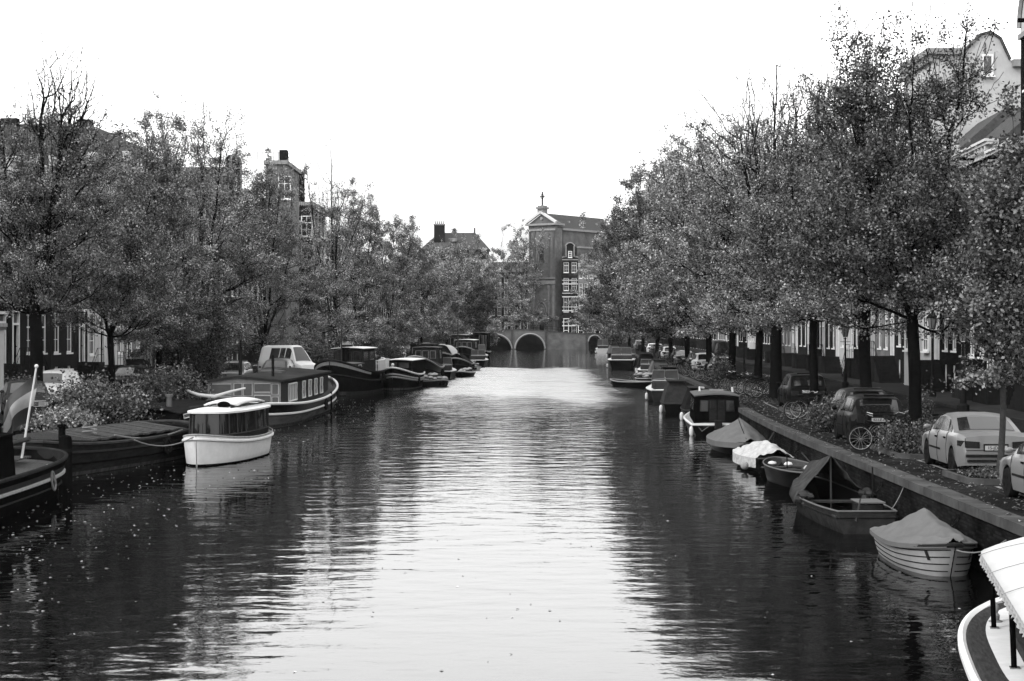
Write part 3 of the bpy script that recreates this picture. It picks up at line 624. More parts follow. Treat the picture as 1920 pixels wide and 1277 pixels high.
row(-1, [
 (72, 9, 14, 4, 'mid', 'cornice', 4, 'brown brick house just outside the left edge', {}),
 (81, 9, 11.2, 4, 'dark', 'cornice', 4, 'dark brick house partly cut by the left edge', {}),
 (90, 8.5, 11.9, 4, 'dark', 'cornice', 4, 'dark brick house with tall white windows behind the tricolour flag', dict(base_h=1.5)),
 (98.5, 8.0, 12.7, 3, 'mid', 'cornice', 4, 'brick house with stoop right of the large elm trunk at left', dict(base_h=1.4)),
 (106.5, 8, 13.6, 3, 'mid', 'cornice', 4, 'brick house between the large elm and the white doorway', {}),
 (114.5, 9, 14.6, 4, 'plaster', 'cornice', 4, 'house with pale ground floor and white doorway behind the shrubs', dict(base_h=1.0, door_bay=1)),
 (123.5, 8, 15.6, 3, 'light', 'cornice', 4, 'light brick house behind the small leafy elm', {}),
 (131.5, 8, 15.5, 3, 'mid', 'cornice', 4, 'brick house behind the dense elm above the white cabin boat', {}),
 (139.5, 9, 14.5, 4, 'light', 'cornice', 4, 'pale house with many tall sash windows left of the white van', dict(wfrac=.7)),
 (148.5, 9, 15, 4, 'dark', 'cornice', 4, 'dark house behind the white delivery van', dict(wfrac=.7)),
 (157.5, 9, 16, 4, 'mid', 'neck', 4, 'neck gabled house right of the white van', {}),
 (166.5, 10, 15, 4, 'dark', 'cornice', 4, 'dark house half way along the left row', dict(rail=False)),
 (190.5, 12, 15, 5, 'mid', 'cornice', 4, 'brick house behind the tug wheelhouse', dict(rail=False, wfrac=.7)),
 (202.5, 12, 15, 5, 'light', 'cornice', 4, 'light house on the left quay right of the tug wheelhouse', dict(rail=False, wfrac=.7)),
 (214.5, 13, 14.5, 5, 'dark', 'cornice', 4, 'dark house fourth from the bridge on the left', dict(rail=False)),
 (227.5, 13, 14, 5, 'plaster', 'cornice', 4, 'pale house third from the bridge on the left', dict(rail=False)),
 (240.5, 14, 13, 5, 'mid', 'cornice', 4, 'brick house second from the bridge on the left', dict(rail=False)),
 (254.5, 14, 12, 5, 'dark', 'cornice', 4, 'dark house left of the last ones before the bridge on the left', dict(rail=False)),
 (268.5, 30, 12, 9, 'mid', 'cornice', 4, 'wide house next to last before the bridge on the left', dict(rail=False)),
 (298.5, 60, 12, 14, 'dark', 'cornice', 4, 'long dark house nearest the bridge on the left', dict(rail=False)),
])
# the tall plastered house whose end wall rises over the lower neighbours, top right
def plaster_house():
    Y = 94.6; x0 = 23.3; wd = 7.4; t = thing('plastered_house', 'tall light plastered house at top right with a small attic window in its end wall', 'house', (x0, Y, GZ))
    H = zt(92, Y)-GZ; hx = P1(1850, Y)-x0
    prof = [(0, 0), (wd, 0), (wd, H-1.2), (hx+1.3, H-.6), (hx+.75, H+.6), (hx+.2, H+.95), (hx-.35, H+.8), (hx-1.3, H-.15), (hx-1.35, H-.32), (0, H-.32)]
    mb = MB(); w0, w1, z0, z1 = P1(1840, Y)-x0, P1(1862, Y)-x0, zt(142, Y)-GZ, zt(102, Y)-GZ
    mb.prism(prof, 0, 6.8); mb.build('wall', WALLM['plaster'], t)
    window(t, (w0+w1)/2, z0, w1-w0, z1-z0, y=-.052, cols=1, rows=1)
    c = MB(); c.box(-.35, hx-1.36, -.3, 6.9, H-.318, H+.02); c.box(-.2, -.003, -.15, 6.8, H-.7, H-.318); c.box(hx+1.4, wd+.1, -.35, 0-.003, H-1.0, H-.6); c.build('cornice', M['offwhite'], t)
    MB().tube([(a, -.06, b) for a, b in prof[3:8]], .09, 5).build('coping', M['coping'], t)
    MB().tube([(hx-.1, -.05, H-.6), (hx-.1, -.05, H+.35)], .03, 5).build('wall_anchor', M['iron'], t)
    MB().tube([(wd-.05, -.08, 1), (wd-.05, -.08, H-1)], .06, 6).build('drainpipe', M['offwhite'], t)
    # canal front
    f = MB()
    for k in range(2): pass
    for k in range(3):
        for j in range(5):
            z = 2.2+j*3.2
            o = window(t, -.05, z, 1.2, 2.0); o.location = (-.06, 1.2+k*2.2, z); o.rotation_euler = (0, 0, R(-90))
plaster_house()
# tall blocks rising above the left trees
def block(label, pl, pr, Y0, dep, top, wm, n, roofz=0, x_front=None, extra=None):
    x1 = P1(pr, Y0); x0 = P1(pl, Y0); H = zt(top, Y0)-GZ; W = x1-x0
    t = thing('tall_building', label, 'building', ((x0+x1)/2, Y0, GZ), 0)
    MB().box(-W/2, W/2, 0, dep, 0, H).build('wall', WALLM[wm], t)
    MB().box(-W/2-.2, W/2+.2, -.2, dep+.2, H, H+.4).build('cornice', M['offwhite'], t)
    for j in range(n):
        for s_ in range(0 if extra else 4):
            z = H-3.2-j*3.4
            if z < 3: continue
            o = window(t, W/2, z, 1.3, 2.2); o.location = (W/2+.06, 1.6+s_*(dep-3)/3, z); o.rotation_euler = (0,0,R(90))
        if not extra or j == 0: window(t, W/4+.4, H-3.6-j*3.4, 1.3, 2.4, y=-.06)
    return t
b1 = block('pale brick block rising above the left trees with a railed flat roof', 498, 536, 176, 11, 308, 'light', 3, extra='plain')
b2 = block('block with a dark stair tower, right of the pale brick block above the left trees', 520, 585, 196, 14, 385, 'mid', 2)
W2 = P1(585, 196)-P1(520, 196); h2 = zt(385, 196)-GZ
MB().box(W2/2-3.2, W2/2-1.2, 1, 3, h2+.4, h2+3.9).build('stair_tower', M['black'], b2); MB().box(W2/2-3.5, W2/2-.9, .8, 3.4, h2+3.9, h2+4.2).build('tower_roof', M['white'], b2)
MB().prism([(W2/2-1, h2+.4), (W2/2+1.6, h2-.5), (W2/2+1.6, h2-.9), (W2/2-1, h2)], 0, 13).build('eaves', M['offwhite'], b2)
h1 = zt(308, 176)-GZ; w1 = P1(536, 176)-P1(498, 176); mb = MB()
for k in range(7): mb.tube([(w1/2-.2-k*.55, .1, h1+.4), (w1/2-.2-k*.55, .1, h1+1.2)], .03, 4)
mb.tube([(w1/2-.2, .1, h1+1.2), (w1/2-3.5, .1, h1+1.2)], .03, 4); mb.build('roof_railing', M['iron'], b1)
MB().box(-w1/2+1.0, -w1/2+1.8, 3, 4.2, h1+.4, h1+1.8).build('chimney', WALLM['dark'], b1)
# ------------------------------------------------------------------ bridge
def bridge():
    Y0, Y1 = 376.0, 388.0; s = F/Y0
    t = thing('arched_bridge', 'brick bridge with three round stone-rimmed arches closing the canal', 'bridge', (0, Y0, 0))
    X = lambda px: P1(px, Y0); Z = lambda py: zt(py, Y0)
    arches = [(925, 34, .5), (994, 27.5, .5), (1115, 11.5, 1.2)]
    xL, xR = -13, 22
    def ztop(x):
        px = 960+x*s
        return np.interp(px, [850, 930, 985, 1060, 1130, 1160], [Z(626), Z(619.5), Z(618.5), Z(624.5), Z(629), Z(631)])
    def under(x):
        px = 960+x*s
        for c, r, fl in arches:
            if abs(px-c) < r:
                rr = r/s; d = (px-c)/s; top = {925: Z(627), 994: Z(627), 1115: Z(629.5)+0}[c]; hgt = top+.0
                return hgt*math.sqrt(1-(d/rr)**2) if c != 1115 else max(.0, (hgt-rr)+math.sqrt(rr*rr-d*d))
        return None
    xs = sorted(set(list(np.linspace(xL, xR, 90))+[X(c)+k*r/s for c, r, f in arches for k in np.cos(np.linspace(0, math.pi, 25))*.9995]))
    mb = MB(); sof = MB()
    for a, b in zip(xs[:-1], xs[1:]):
        m_ = (a+b)/2; ins = under(m_) is not None
        za = (under(a) or 0) if ins else -1; zb = (under(b) or 0) if ins else -1
        for y in (0, 12): mb.add([(a,y,za),(b,y,zb),(b,y,ztop(b)),(a,y,ztop(a))], [(0,1,2,3)])
        if ins: sof.add([(a,0,za),(b,0,zb),(b,12,zb),(a,12,za)], [(3,2,1,0)])
        mb.add([(a,.0,ztop(a)-.02),(b,0,ztop(b)-.02),(b,12,ztop(b)-.02),(a,12,ztop(a)-.02)], [(0,1,2,3)])
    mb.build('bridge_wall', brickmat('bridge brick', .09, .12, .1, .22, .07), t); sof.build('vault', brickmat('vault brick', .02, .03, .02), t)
    for c, r, f in arches:
        pts = [(X(c)+k*r/s*1.03, (under(X(c)+k*r/s*.999) or 0)*1.0+.12*math.sqrt(max(0, 1-k*k)), 0) for k in np.cos(np.linspace(0, math.pi, 30))*.9995]
        rb = MB(); rb.tube([(p[0], -.06, max(0, p[1])) for p in pts], .2 if c != 1115 else .16, 4); rb.build('arch_rim', mat('pale arch stone', .22, .8, .2, 3), t)
    MB().box(xL, xR, 12.3, 12.8, -1, 3.55).build('added_dark_backing', brickmat('vault brick', .02, .03, .02), t)  # blind wall added behind the arches so their openings read dark
    cp = MB(); q = np.linspace(xL, xR, 40)
    for a, b in zip(q[:-1], q[1:]): cp.add([(a,-.12,ztop(a)),(b,-.12,ztop(b)),(b,.35,ztop(b)),(a,.35,ztop(a)),(a,-.12,ztop(a)+.22),(b,-.12,ztop(b)+.22),(b,.35,ztop(b)+.22),(a,.35,ztop(a)+.22)], [(0,1,5,4),(4,5,6,7),(2,3,7,6)])
    cp.build('coping', M['stone'], t)
    for px in (960, 1024, 1100): MB().box(X(px)-.25, X(px)+.25, -.14, -.002, 0, ztop(X(px))-.01).build('pilaster', M['coping'], t)
    r = MB()
    for x in np.arange(xL, xR, 1.1): r.box(x-.03, x+.03, .1, .16, ztop(x)+.22, ztop(x)+1.2)
    for h in (1.18, .7): r.tube([(x, .13, ztop(x)+h) for x in q], .03, 4)
    r.build('railing', M['iron'], t)
    for px in (1001, 1047):
        x = X(px); l = thing('street_lamp', 'lantern post on the bridge %s' % ('above the middle arch' if px == 1001 else 'right of the middle arch'), 'street lamp', (x, Y0+.7, ztop(x)), 0, 'lanterns on the bridge')
        lamp_parts(l, 3.6, .0)
def lamp_parts(t, h, plinth=.0, k=1.0):
    MB().lathe([(.16*k,0),(.16*k,.35),(.09*k,.42),(.07*k,1.0),(.085*k,1.05),(.05*k,1.12),(.042*k,h-.9),(.07*k,h-.86),(.04*k,h-.8)], n=10).build('post', M['iron'], t)
    MB().lathe([(.13,h-.78),(.24,h-.2)], n=6).build('lamp_glass', M['lamp'], t)
    hd = MB(); hd.lathe([(.28,h-.2),(.3,h-.17),(.14,h-.02),(.06,h+.02),(.05,h+.12),(.015,h+.2)], n=6)
    for a in range(6):
        c, s_ = math.cos(a*math.pi/3), math.sin(a*math.pi/3); hd.tube([(.13*c,.13*s_,h-.78),(.24*c,.24*s_,h-.2)], .014, 4)
    hd.build('lamp_cap', M['iron'], t)
    MB().tube([(-.3, 0, h-1.05), (.3, 0, h-1.05)], .018, 5).build('ladder_bar', M['iron'], t)
bridge()
for (px, Y, top, lab) in ((1806, 69.6, 604, 'black lantern post by the pavement behind the silver sedan'), (1585, 99, 607, 'black lantern post by the stairs behind the black hatchback'), (1748, 84, 588, 'black lantern post right of the tree in the shrub bed'),
                          (452, 118, 616, 'thin black lantern post left of the white van'), (728, 190, 605, 'lantern post on the left quay beyond the tug wheelhouse'), (1395, 128, 612, 'lantern post among the trunks beside the bicycles')):
    t = thing('street_lamp', lab, 'street lamp', (P1(px, Y), Y, GZ), 0, 'lantern posts along the quays'); lamp_parts(t, zt(top, Y)-GZ, k=1.6 if Y < 80 else 1.2)
# ------------------------------------------------------------------ church and far buildings
CS = mat('church stone', .11, .85, .4, .6); CB = mat('church brick', .085, .85, .35, .5)
def church():
    Y = 402.0; s = F/Y; ang = R(38); t = thing('church', 'stone church with a pedimented front and a cross on top, beyond the bridge', 'church', (P1(991, Y), Y, GZ), ang*-1*-1 if False else R(38)*-1*-1)
    t.rotation_euler = (0, 0, R(36))
    # local x runs along the front (to the right), y goes back; front's left corner at origin
    W = (P1(1040, Y)-P1(991, Y))/math.cos(R(36)); H = zt(424, Y)-GZ; ap = zt(399, Y)-GZ; L = 26
    # rotated +36deg: the front faces left-front, the long side is seen to the right... use -36 so that the flank shows on the right
    t.rotation_euler = (0, 0, R(-36)); 
    ww = W
    holes = [(ww/2-.75, ww/2+.75, 0.2, 5.6)]
    mb = wall_holes(ww, H, [(h[0]-ww/2, h[1]-ww/2, h[2], h[3]) for h in holes], .5)
    mb.v = [(x+ww/2, y, z) for x, y, z in mb.v]
    mb.add([(0,0,0),(0,3,0),(0,3,H),(0,0,H)], [(0,3,2,1)]); mb.add([(ww,0,0),(ww,3,0),(ww,3,H),(ww,0,H)], [(0,1,2,3)]); mb.add([(0,3,H),(ww,3,H),(ww,3,0),(0,3,0)], [(0,1,2,3)])
    mb.build('front_wall', CS, t)
    MB().box(ww/2-.74, ww/2+.74, .3, .4, .2, 5.6).build('door', M['black'], t)
    # round-headed portal, great arch and window
    p = MB(); p.box(ww/2-1.15, ww/2-.76, -.25, -.003, 0, 6.0); p.box(ww/2+.76, ww/2+1.15, -.25, -.003, 0, 6.0); p.box(ww/2-1.4, ww/2+1.4, -.35, -.003, 6.0, 6.5)
    p.tube([(ww/2+1.5*math.cos(a), -.1, 7.0+2.6*math.sin(a)) for a in np.linspace(0, math.pi, 14)], .2, 4); p.tube([(ww/2+1.0*math.cos(a), -.08, 7.0+1.9*math.sin(a)) for a in np.linspace(0, math.pi, 14)], .12, 4)
    p.build('portal', M['palestone'], t)
    q = MB(); q.prism([(ww/2+.95*math.cos(a), 7.0+1.8*math.sin(a)) for a in np.linspace(0, math.pi, 14)], -.05, -.004); q.build('tympanum', M['lamp'], t)
    o = MB(); zc = H*.79; o.prism([(ww/2-.6, zc-2.4)]+[(ww/2+.6, zc-2.4)]+[(ww/2+.6*math.cos(a), zc+.8*math.sin(a)) for a in np.linspace(0, math.pi, 10)], -.12, -.004); o.build('window', M['glass'], t)
    p = MB(); p.tube([(ww/2-.75, -.1, zc-2.4)]+[(ww/2-.75*math.cos(a), -.1, zc+1.0*math.sin(a)) for a in np.linspace(0, math.pi, 12)]+[(ww/2+.75, -.1, zc-2.4)], .13, 4); p.build('window_surround', M['palestone'], t)
    for xx in (.15, 1.5, ww-1.9, ww-.6):
        c = MB(); c.box(xx, xx+.45, -.28, -.003, 0, H*.46); c.box(xx-.08, xx+.53, -.36, -.003, H*.46, H*.49); c.build('pilaster', M['palestone'], t)
        c = MB(); c.box(xx, xx+.45, -.22, -.003, H*.56, H*.95); c.build('pilaster', CB, t)
    c = MB()
    for z0_, z1_, d in ((H*.5, H*.53, .5), (H*.545, H*.555, .35), (H*.955, H*.97, .3)): c.box(-.1, ww+.1, -d, -.002, z0_, z1_)
    c.box(-.5, ww+.5, -.7, 3.3, H, H+.45); c.build('cornice', M['offwhite'], t)
    pd = MB(); pd.prism([(0, H+.45), (ww, H+.45), (ww/2, ap-.4)], .0, 3.0); pd.build('pediment', CB, t)
    e = MB(); e.beam((-.5, -.3, H+.65), (ww/2, -.3, ap), .75, .5); e.beam((ww+.5, -.3, H+.65), (ww/2, -.3, ap), .75, .5); e.build('raking_cornice', M['white'], t)
    MB().ball((ww/2, -.15, H+1.6), .45, 8, 5, (1,.4,1)).build('relief', M['offwhite'], t)
    zp = zt(389, Y)-GZ
    l = MB(); l.box(ww/2-.85, ww/2+.85, -.6, 1.1, ap-.5, zp-.5); l.box(ww/2-1.15, ww/2+1.15, -.9, 1.4, zp-.5, zp-.1); l.box(ww/2-.8, ww/2+.8, -.55, 1.05, zp-.1, zp+.25); l.build('pedestal', M['palestone'], t)
    zx = zt(361, Y)-GZ
    k = MB(); k.box(ww/2-.13, ww/2+.13, .1, .36, zp+.25, zx); k.box(ww/2-.6, ww/2+.6, .12, .34, zx-1.25, zx-.98); k.tube([(ww/2+.5*math.cos(a), .23, zx-1.1+.5*math.sin(a)) for a in np.linspace(0, 2*math.pi, 12, endpoint=False)], .08, 4, closed=True); k.build('cross', M['iron'], t)
    # nave
    eh = zt(436, Y)-GZ+.6
    MB().add([(.3,3,0),(ww-.3,3,0),(ww-.3,L,0),(.3,L,0),(.3,3,eh),(ww-.3,3,eh),(ww-.3,L,eh),(.3,L,eh)], [(1,2,6,5),(3,0,4,7),(2,3,7,6)]).build('nave_wall', CB, t)
    r = MB(); hw = ww/2+.2; r.add([(ww/2-hw,1,eh+.35),(ww/2,1,ap-.2),(ww/2+hw,1,eh+.35),(ww/2-hw,L+.3,eh+.35),(ww/2,L+.3,ap-.2),(ww/2+hw,L+.3,eh+.35)], [(0,1,4,3),(1,2,5,4),(0,2,1),(3,4,5)])
    ro = r.build('roof', M['roof'], t)
    for yy in (8, 14, 20): 
        MB().box(ww/2+1.9, ww/2+2.3, yy, yy+.5, eh+1.6, eh+2.3).build('roof_vent', M['offwhite'], ro)
    MB().box(ww-.28, ww+.25, 3, L, eh-.15, eh+.34).build('gutter', M['offwhite'], t)
    MB().tube([(ww-.2, 3.4, 1), (ww-.2, 3.4, eh)], .12, 5).build('drainpipe', M['iron'], t)
    for yy in (8, 13, 18, 23): MB().box(ww-.36, ww-.27, yy, yy+1.4, eh-5.5, eh-3.2).build('nave_window', M['glass'], t)
    # lower aisle with its own cornice
    MB().box(ww-.29, ww+3.5, 5, L, 0, zt(466, Y)-GZ).build('aisle_wall', CB, t); MB().box(ww-.28, ww+3.8, 4.8, L, zt(466, Y)-GZ, zt(463, Y)-GZ).build('aisle_cornice', M['offwhite'], t)
church()
def far_house(label, pl, pr, Y, top, ground, wm, bays, floors, roof, rz=0, **kw):
    W = (P1(pr, Y)-P1(pl, Y)); return house('far_house', label, P1((pl+pr)/2, Y), Y, rz, W, zt(top, Y)-GZ, bays, wm, roof, floors, stoop=kw.pop('stoop', 1), base_h=.6, rail=False, dep=kw.pop('dep', 10), group='houses beyond the bridge', gz=GZ, **kw)
g = far_house('dark brick gabled house with white window trim right of the church front', 1054, 1084, 396, 487, 620, 'dark', 2, 4, 'neck', dep=3)
for z in (3.9, 7.4, 10.6, 13.6): 
    W = P1(1084, 396)-P1(1054, 396); m_ = MB()
    m_.box(-W/2, W/2, -.14, -.003, z+.0, z+.25); m_.box(-W/2, W/2, -.14, -.003, z+.9, z+1.05); m_.build('stone_band', M['white'], g)
far_house('pale tall house right of the dark gabled one, half hidden by the elms', 1084, 1114, 395, 500, 620, 'light', 3, 4, 'cornice', dep=6)
far_house('grey house right of the pale one, behind the far right elms', 1114, 1150, 394, 520, 620, 'mid', 3, 4, 'cornice', dep=6)
far_house('low row house with tall white windows left of the church', 918, 1004, 430, 510, 620, 'mid', 7, 4, 'cornice', wfrac=.55)
far_house('dark house behind the left bridge end', 862, 917, 425, 505, 620, 'dark', 5, 4, 'cornice')
def hipped():
    Y = 432.0; x0, x1 = P1(790, Y), P1(916, Y); W = x1-x0; t = thing('hipped_house', 'large house with a steep hipped roof and a broad chimney beyond the left bridge end', 'house', (x0, Y, GZ))
    e = zt(468, Y)-GZ; r0 = zt(434, Y)-GZ
    MB().box(0, W, 0, 12, 0, e).build('wall', WALLM['mid'], t)
    a, b = P1(822, Y)-x0, P1(890, Y)-x0; rr = MB(); rr.add([(-.4,-.4,e),(W+.4,-.4,e),(W+.4,12.4,e),(-.4,12.4,e),(a,6,r0),(b,6,r0)], [(0,1,5,4),(1,2,5),(2,3,4,5),(3,0,4)])
    ro = rr.build('roof', M['roof'], t)
    cx = P1(823, Y)-x0; c = MB(); c.box(cx-1.35, cx+1.35, 2.2, 4, r0-3, zt(421, Y)-GZ); ch = c.build('chimney', WALLM['dark'], ro)
    c = MB(); c.box(cx-1.5, cx+1.5, 2.0, 4.2, zt(421, Y)-GZ, zt(418.5, Y)-GZ); 
    for k in range(5): c.lathe([(.16, zt(418.5, Y)-GZ), (.12, zt(413, Y)-GZ)], cx-1+k*.5, 3, 6)
    c.build('chimney_pot', M['offwhite'], ch)
    cx = P1(889, Y)-x0; MB().box(cx-.2, cx+.2, 5, 5.5, r0-2.6, zt(425, Y)-GZ).build('finial', M['coping'], ro)
    cx = P1(850, Y)-x0; MB().box(cx-.8, cx+.8, 1.6, 3, zt(452, Y)-GZ, zt(446, Y)-GZ).build('skylight', M['offwhite'], ro)
    for k in range(7):
        for j in range(4): window(t, 1.4+k*2.35, 2+j*4.5, 1.1, 2.4, y=-.06)
hipped()
# ------------------------------------------------------------------ boats
class Hull:
    """local frame: +Y is the bow, origin on the waterline amidships"""
    def __init__(s, L, B, z_mid=.5, z_bow=.8, z_st=.6, stern='transom', bowp=2.2, bowq=.75, sternw=.8, flare=.86, rake=.3, n=26):
        s.L, s.B, s.n, s.stern, s.fl, s.rake = L, B, n, stern, flare, rake
        s.zm, s.zb, s.zst, s.bp, s.bq, s.sw = z_mid, z_bow, z_st, bowp, bowq, sternw
    def b(s, t):
        h = s.B/2
        if t > .5: k = (t-.5)/.5; f = max(0, 1-k**s.bp)**s.bq
        else:
            k = (.5-t)/.5
            f = 1-(1-s.sw)*k**2 if s.stern == 'transom' else max(0, 1-k**(s.bp*1.5))**s.bq
        return max(.012, h*f)
    def zs(s, t):
        return s.zm+(s.zb-s.zm)*max(0, (t-.45)/.55)**2.2+(s.zst-s.zm)*max(0, (.45-t)/.45)**2.2
    def y(s, t, f=1.0):
        e = s.rake*max(0, (t-.8)/.2)**2*(f-1)-(s.rake*.8*max(0, (.2-t)/.2)**2*(f-1) if s.stern != 'transom' else 0)
        return (t-.5)*s.L+e
    def pt(s, t, side, f, out=0.0):
        w_ = s.b(t)*(s.fl+(1-s.fl)*max(f, 0)**.8) if f >= 0 else s.b(t)*s.fl*(1-min(1, -f)**1.5)
        return (side*(w_+out), s.y(t, f), s.zs(t)*f if f >= 0 else f*.5)
    def ts(s):
        a = np.linspace(0, 1, s.n); return .5-.5*np.cos(a*math.pi)*(1-.0)
    def shell(s):
        mb = MB(); fs = [1, .75, .5, .25, 0, -.3, -.7]; rows = []
        for t in s.ts(): rows.append([s.pt(t, -1, f) for f in fs]+[(0, s.y(t, -1), -.5)]+[s.pt(t, 1, f) for f in fs[::-1]])
        mb.grid(rows)
        if s.stern == 'transom': mb.f.append(tuple(range(15)))
        return mb
    def inner(s, floor=.12, th=.06, t0=0.02, t1=.97):
        mb = MB(); rows = []
        for t in np.linspace(t0, t1, 22):
            w_ = max(.01, s.b(t)-th); z = s.zs(t); fl_ = min(floor, z-.02); k = .8
            rows.append([(-w_, s.y(t), z-.005), (-w_*.93, s.y(t), (z+fl_)/2), (-w_*k, s.y(t), fl_), (0, s.y(t), fl_-.01), (w_*k, s.y(t), fl_), (w_*.93, s.y(t), (z+fl_)/2), (w_, s.y(t), z-.005)])
        mb.grid(rows); mb.f.append((0,1,2,3,4,5,6)); k = len(rows)*7; mb.f.append(tuple(range(k-7, k))[::-1]); return mb
    def rim(s, r=.035, f=1.0, out=.0, t0=0, t1=1, n=6, stern=True, dz=0):
        mb = MB(); tt = [t for t in s.ts() if t0 <= t <= t1]
        L_ = [s.pt(t, -1, f, out) for t in tt]; R_ = [s.pt(t, 1, f, out) for t in tt]
        pts = L_[::-1]+R_ if t0 == 0 else None
        if t0 == 0 and t1 == 1: mb.tube([(p[0], p[1], p[2]+dz) for p in (L_+R_[::-1])], r, n, closed=True)
        else:
            for q in (L_, R_): mb.tube([(p[0], p[1], p[2]+dz) for p in q], r, n)
        return mb
    def band(s, f0, f1, out=.012, t0=0, t1=1):
        mb = MB(); tt = [t for t in s.ts() if t0 <= t <= t1]
        for sd_ in (-1, 1): mb.grid([[s.pt(t, sd_, f0, out), s.pt(t, sd_, f1, out)] for t in tt])
        return mb
    def deck(s, t0, t1, dz=.0, inset=.05, camber=.03, n=14):
        mb = MB(); rows = []
        for t in np.linspace(t0, t1, n):
            w_ = max(.005, s.b(t)-inset); z = s.zs(t)+dz; rows.append([(u*w_, s.y(t), z+camber*(1-u*u)) for u in (-1, -.5, 0, .5, 1)])
        return mb.grid(rows)
    def tent(s, zr, t0=0.0, t1=1.0, over=.03, drop=.1, wr=.03, seed=3, p=1.0, n=26, m=17):
        rs = np.random.RandomState(seed); ph = rs.uniform(0, 6, 8); mb = MB(); rows = []
        for i in range(n):
            t = t0+(t1-t0)*i/(n-1); w_ = s.b(t)+over; z = s.zs(t); row_ = []
            row_.append((-w_, s.y(t), z-drop))
            for k in range(m):
                u = -1+2*k/(m-1); hgt = zr(t)*(1-abs(u)**p)
                wv = wr*(math.sin(9*t+5*u+ph[0])*.5+math.sin(23*t+3*u*abs(u)*4+ph[1])*.4+math.sin(41*t-8*u+ph[2])*.25)*(1-abs(u)**4)*(1 if zr(t) > .05 else .3)
                row_.append((u*w_, s.y(t)+.3*wv, z+.02+max(hgt+wv, 0)))
            row_.append((w_, s.y(t), z-drop)); rows.append(row_)
        return mb.grid(rows)
def boat(name, label, cat, x, y, rz, group=None): return thing(name, label, cat, (x, y, 0), rz, group)
GB_R = 'boats moored along the right quay'; GB_L = 'boats moored along the left quay'
def fender(par, x, y, z, m='white'):
    MB().lathe([(.02,.42),(.07,.38),(.1,.3),(.1,.08),(.06,0)], x, y, 10, z).build('fender', M[m], par, True)
def outboard(par, y, z):
    o = MB(); o.box(-.16, .16, y-.35, y-.02, z+.1, z+.5); o.build('outboard_motor', M['dwood'], par, bevel=.05)
def rope(par, a, b, sag=.15, r=.012, name='mooring_rope'):
    a, b = Vector(a), Vector(b); MB().tube([a.lerp(b, u)-Vector((0,0,sag*4*u*(1-u))) for u in np.linspace(0, 1, 9)], r, 5).build(name, M['rope'], par)
def clutter(t, h, seed, tyres=4, z=None, gear=True):
    rs = random.Random(seed)
    for k in range(tyres):
        q = rs.uniform(.15, .85); sd_ = 1 if k % 2 else -1; p = h.pt(q, sd_, .62, .09)
        MB().tube([(p[0], p[1]+.24*math.cos(a), p[2]+.24*math.sin(a)) for a in np.linspace(0, 2*math.pi, 12, endpoint=False)], .085, 6, closed=True).build('tyre_fender', M['rubber'], t, True)
        rope(t, (p[0], p[1], p[2]+.24), (p[0]*.97, p[1], h.zs(q)+.03), 0, .015)
    h.band(.02, .13, .012).build('waterline_stain', mat('algae stain', .03, .8, .7, 5, stretch=(1,1,.3)), t)
    if gear:
        for k in range(4):
            y = rs.uniform(-.38, .38)*h.L; q = y/h.L+.5; x = rs.uniform(-.5, .5)*h.B*.5; z0 = h.zs(q)+.02; s_ = rs.uniform(.25, .55)
            MB().box(x-s_*.6, x+s_*.6, y-s_*.5, y+s_*.5, z0-.05, z0+s_*.7).build('deck_box', M[rs.choice(['offwhite','dwood','canvas','mcanvas'])], t, bevel=.03)
        y = rs.uniform(-.3, .1)*h.L; MB().tube([(h.B*.3, y, h.zs(.5)+.12), (h.B*.22, y+h.L*.3, h.zs(.6)+.3)], .04, 6).build('boat_pole', M['wood'], t)
        c = MB(); yy = .4*h.L; c.tube([(.25*math.cos(a), yy-.3+.25*math.sin(a), h.zs(.88)+.03+.012*a) for a in np.linspace(0, 16, 40)], .03, 5); c.build('rope_coil', M['rope'], t)
        for sd_ in (-.12, .12): MB().lathe([(.08,0),(.08,.3),(.12,.32),(.12,.38)], sd_*h.B, -.44*h.L, 8, h.zs(.06)).build('bollard', M['tar'], t)
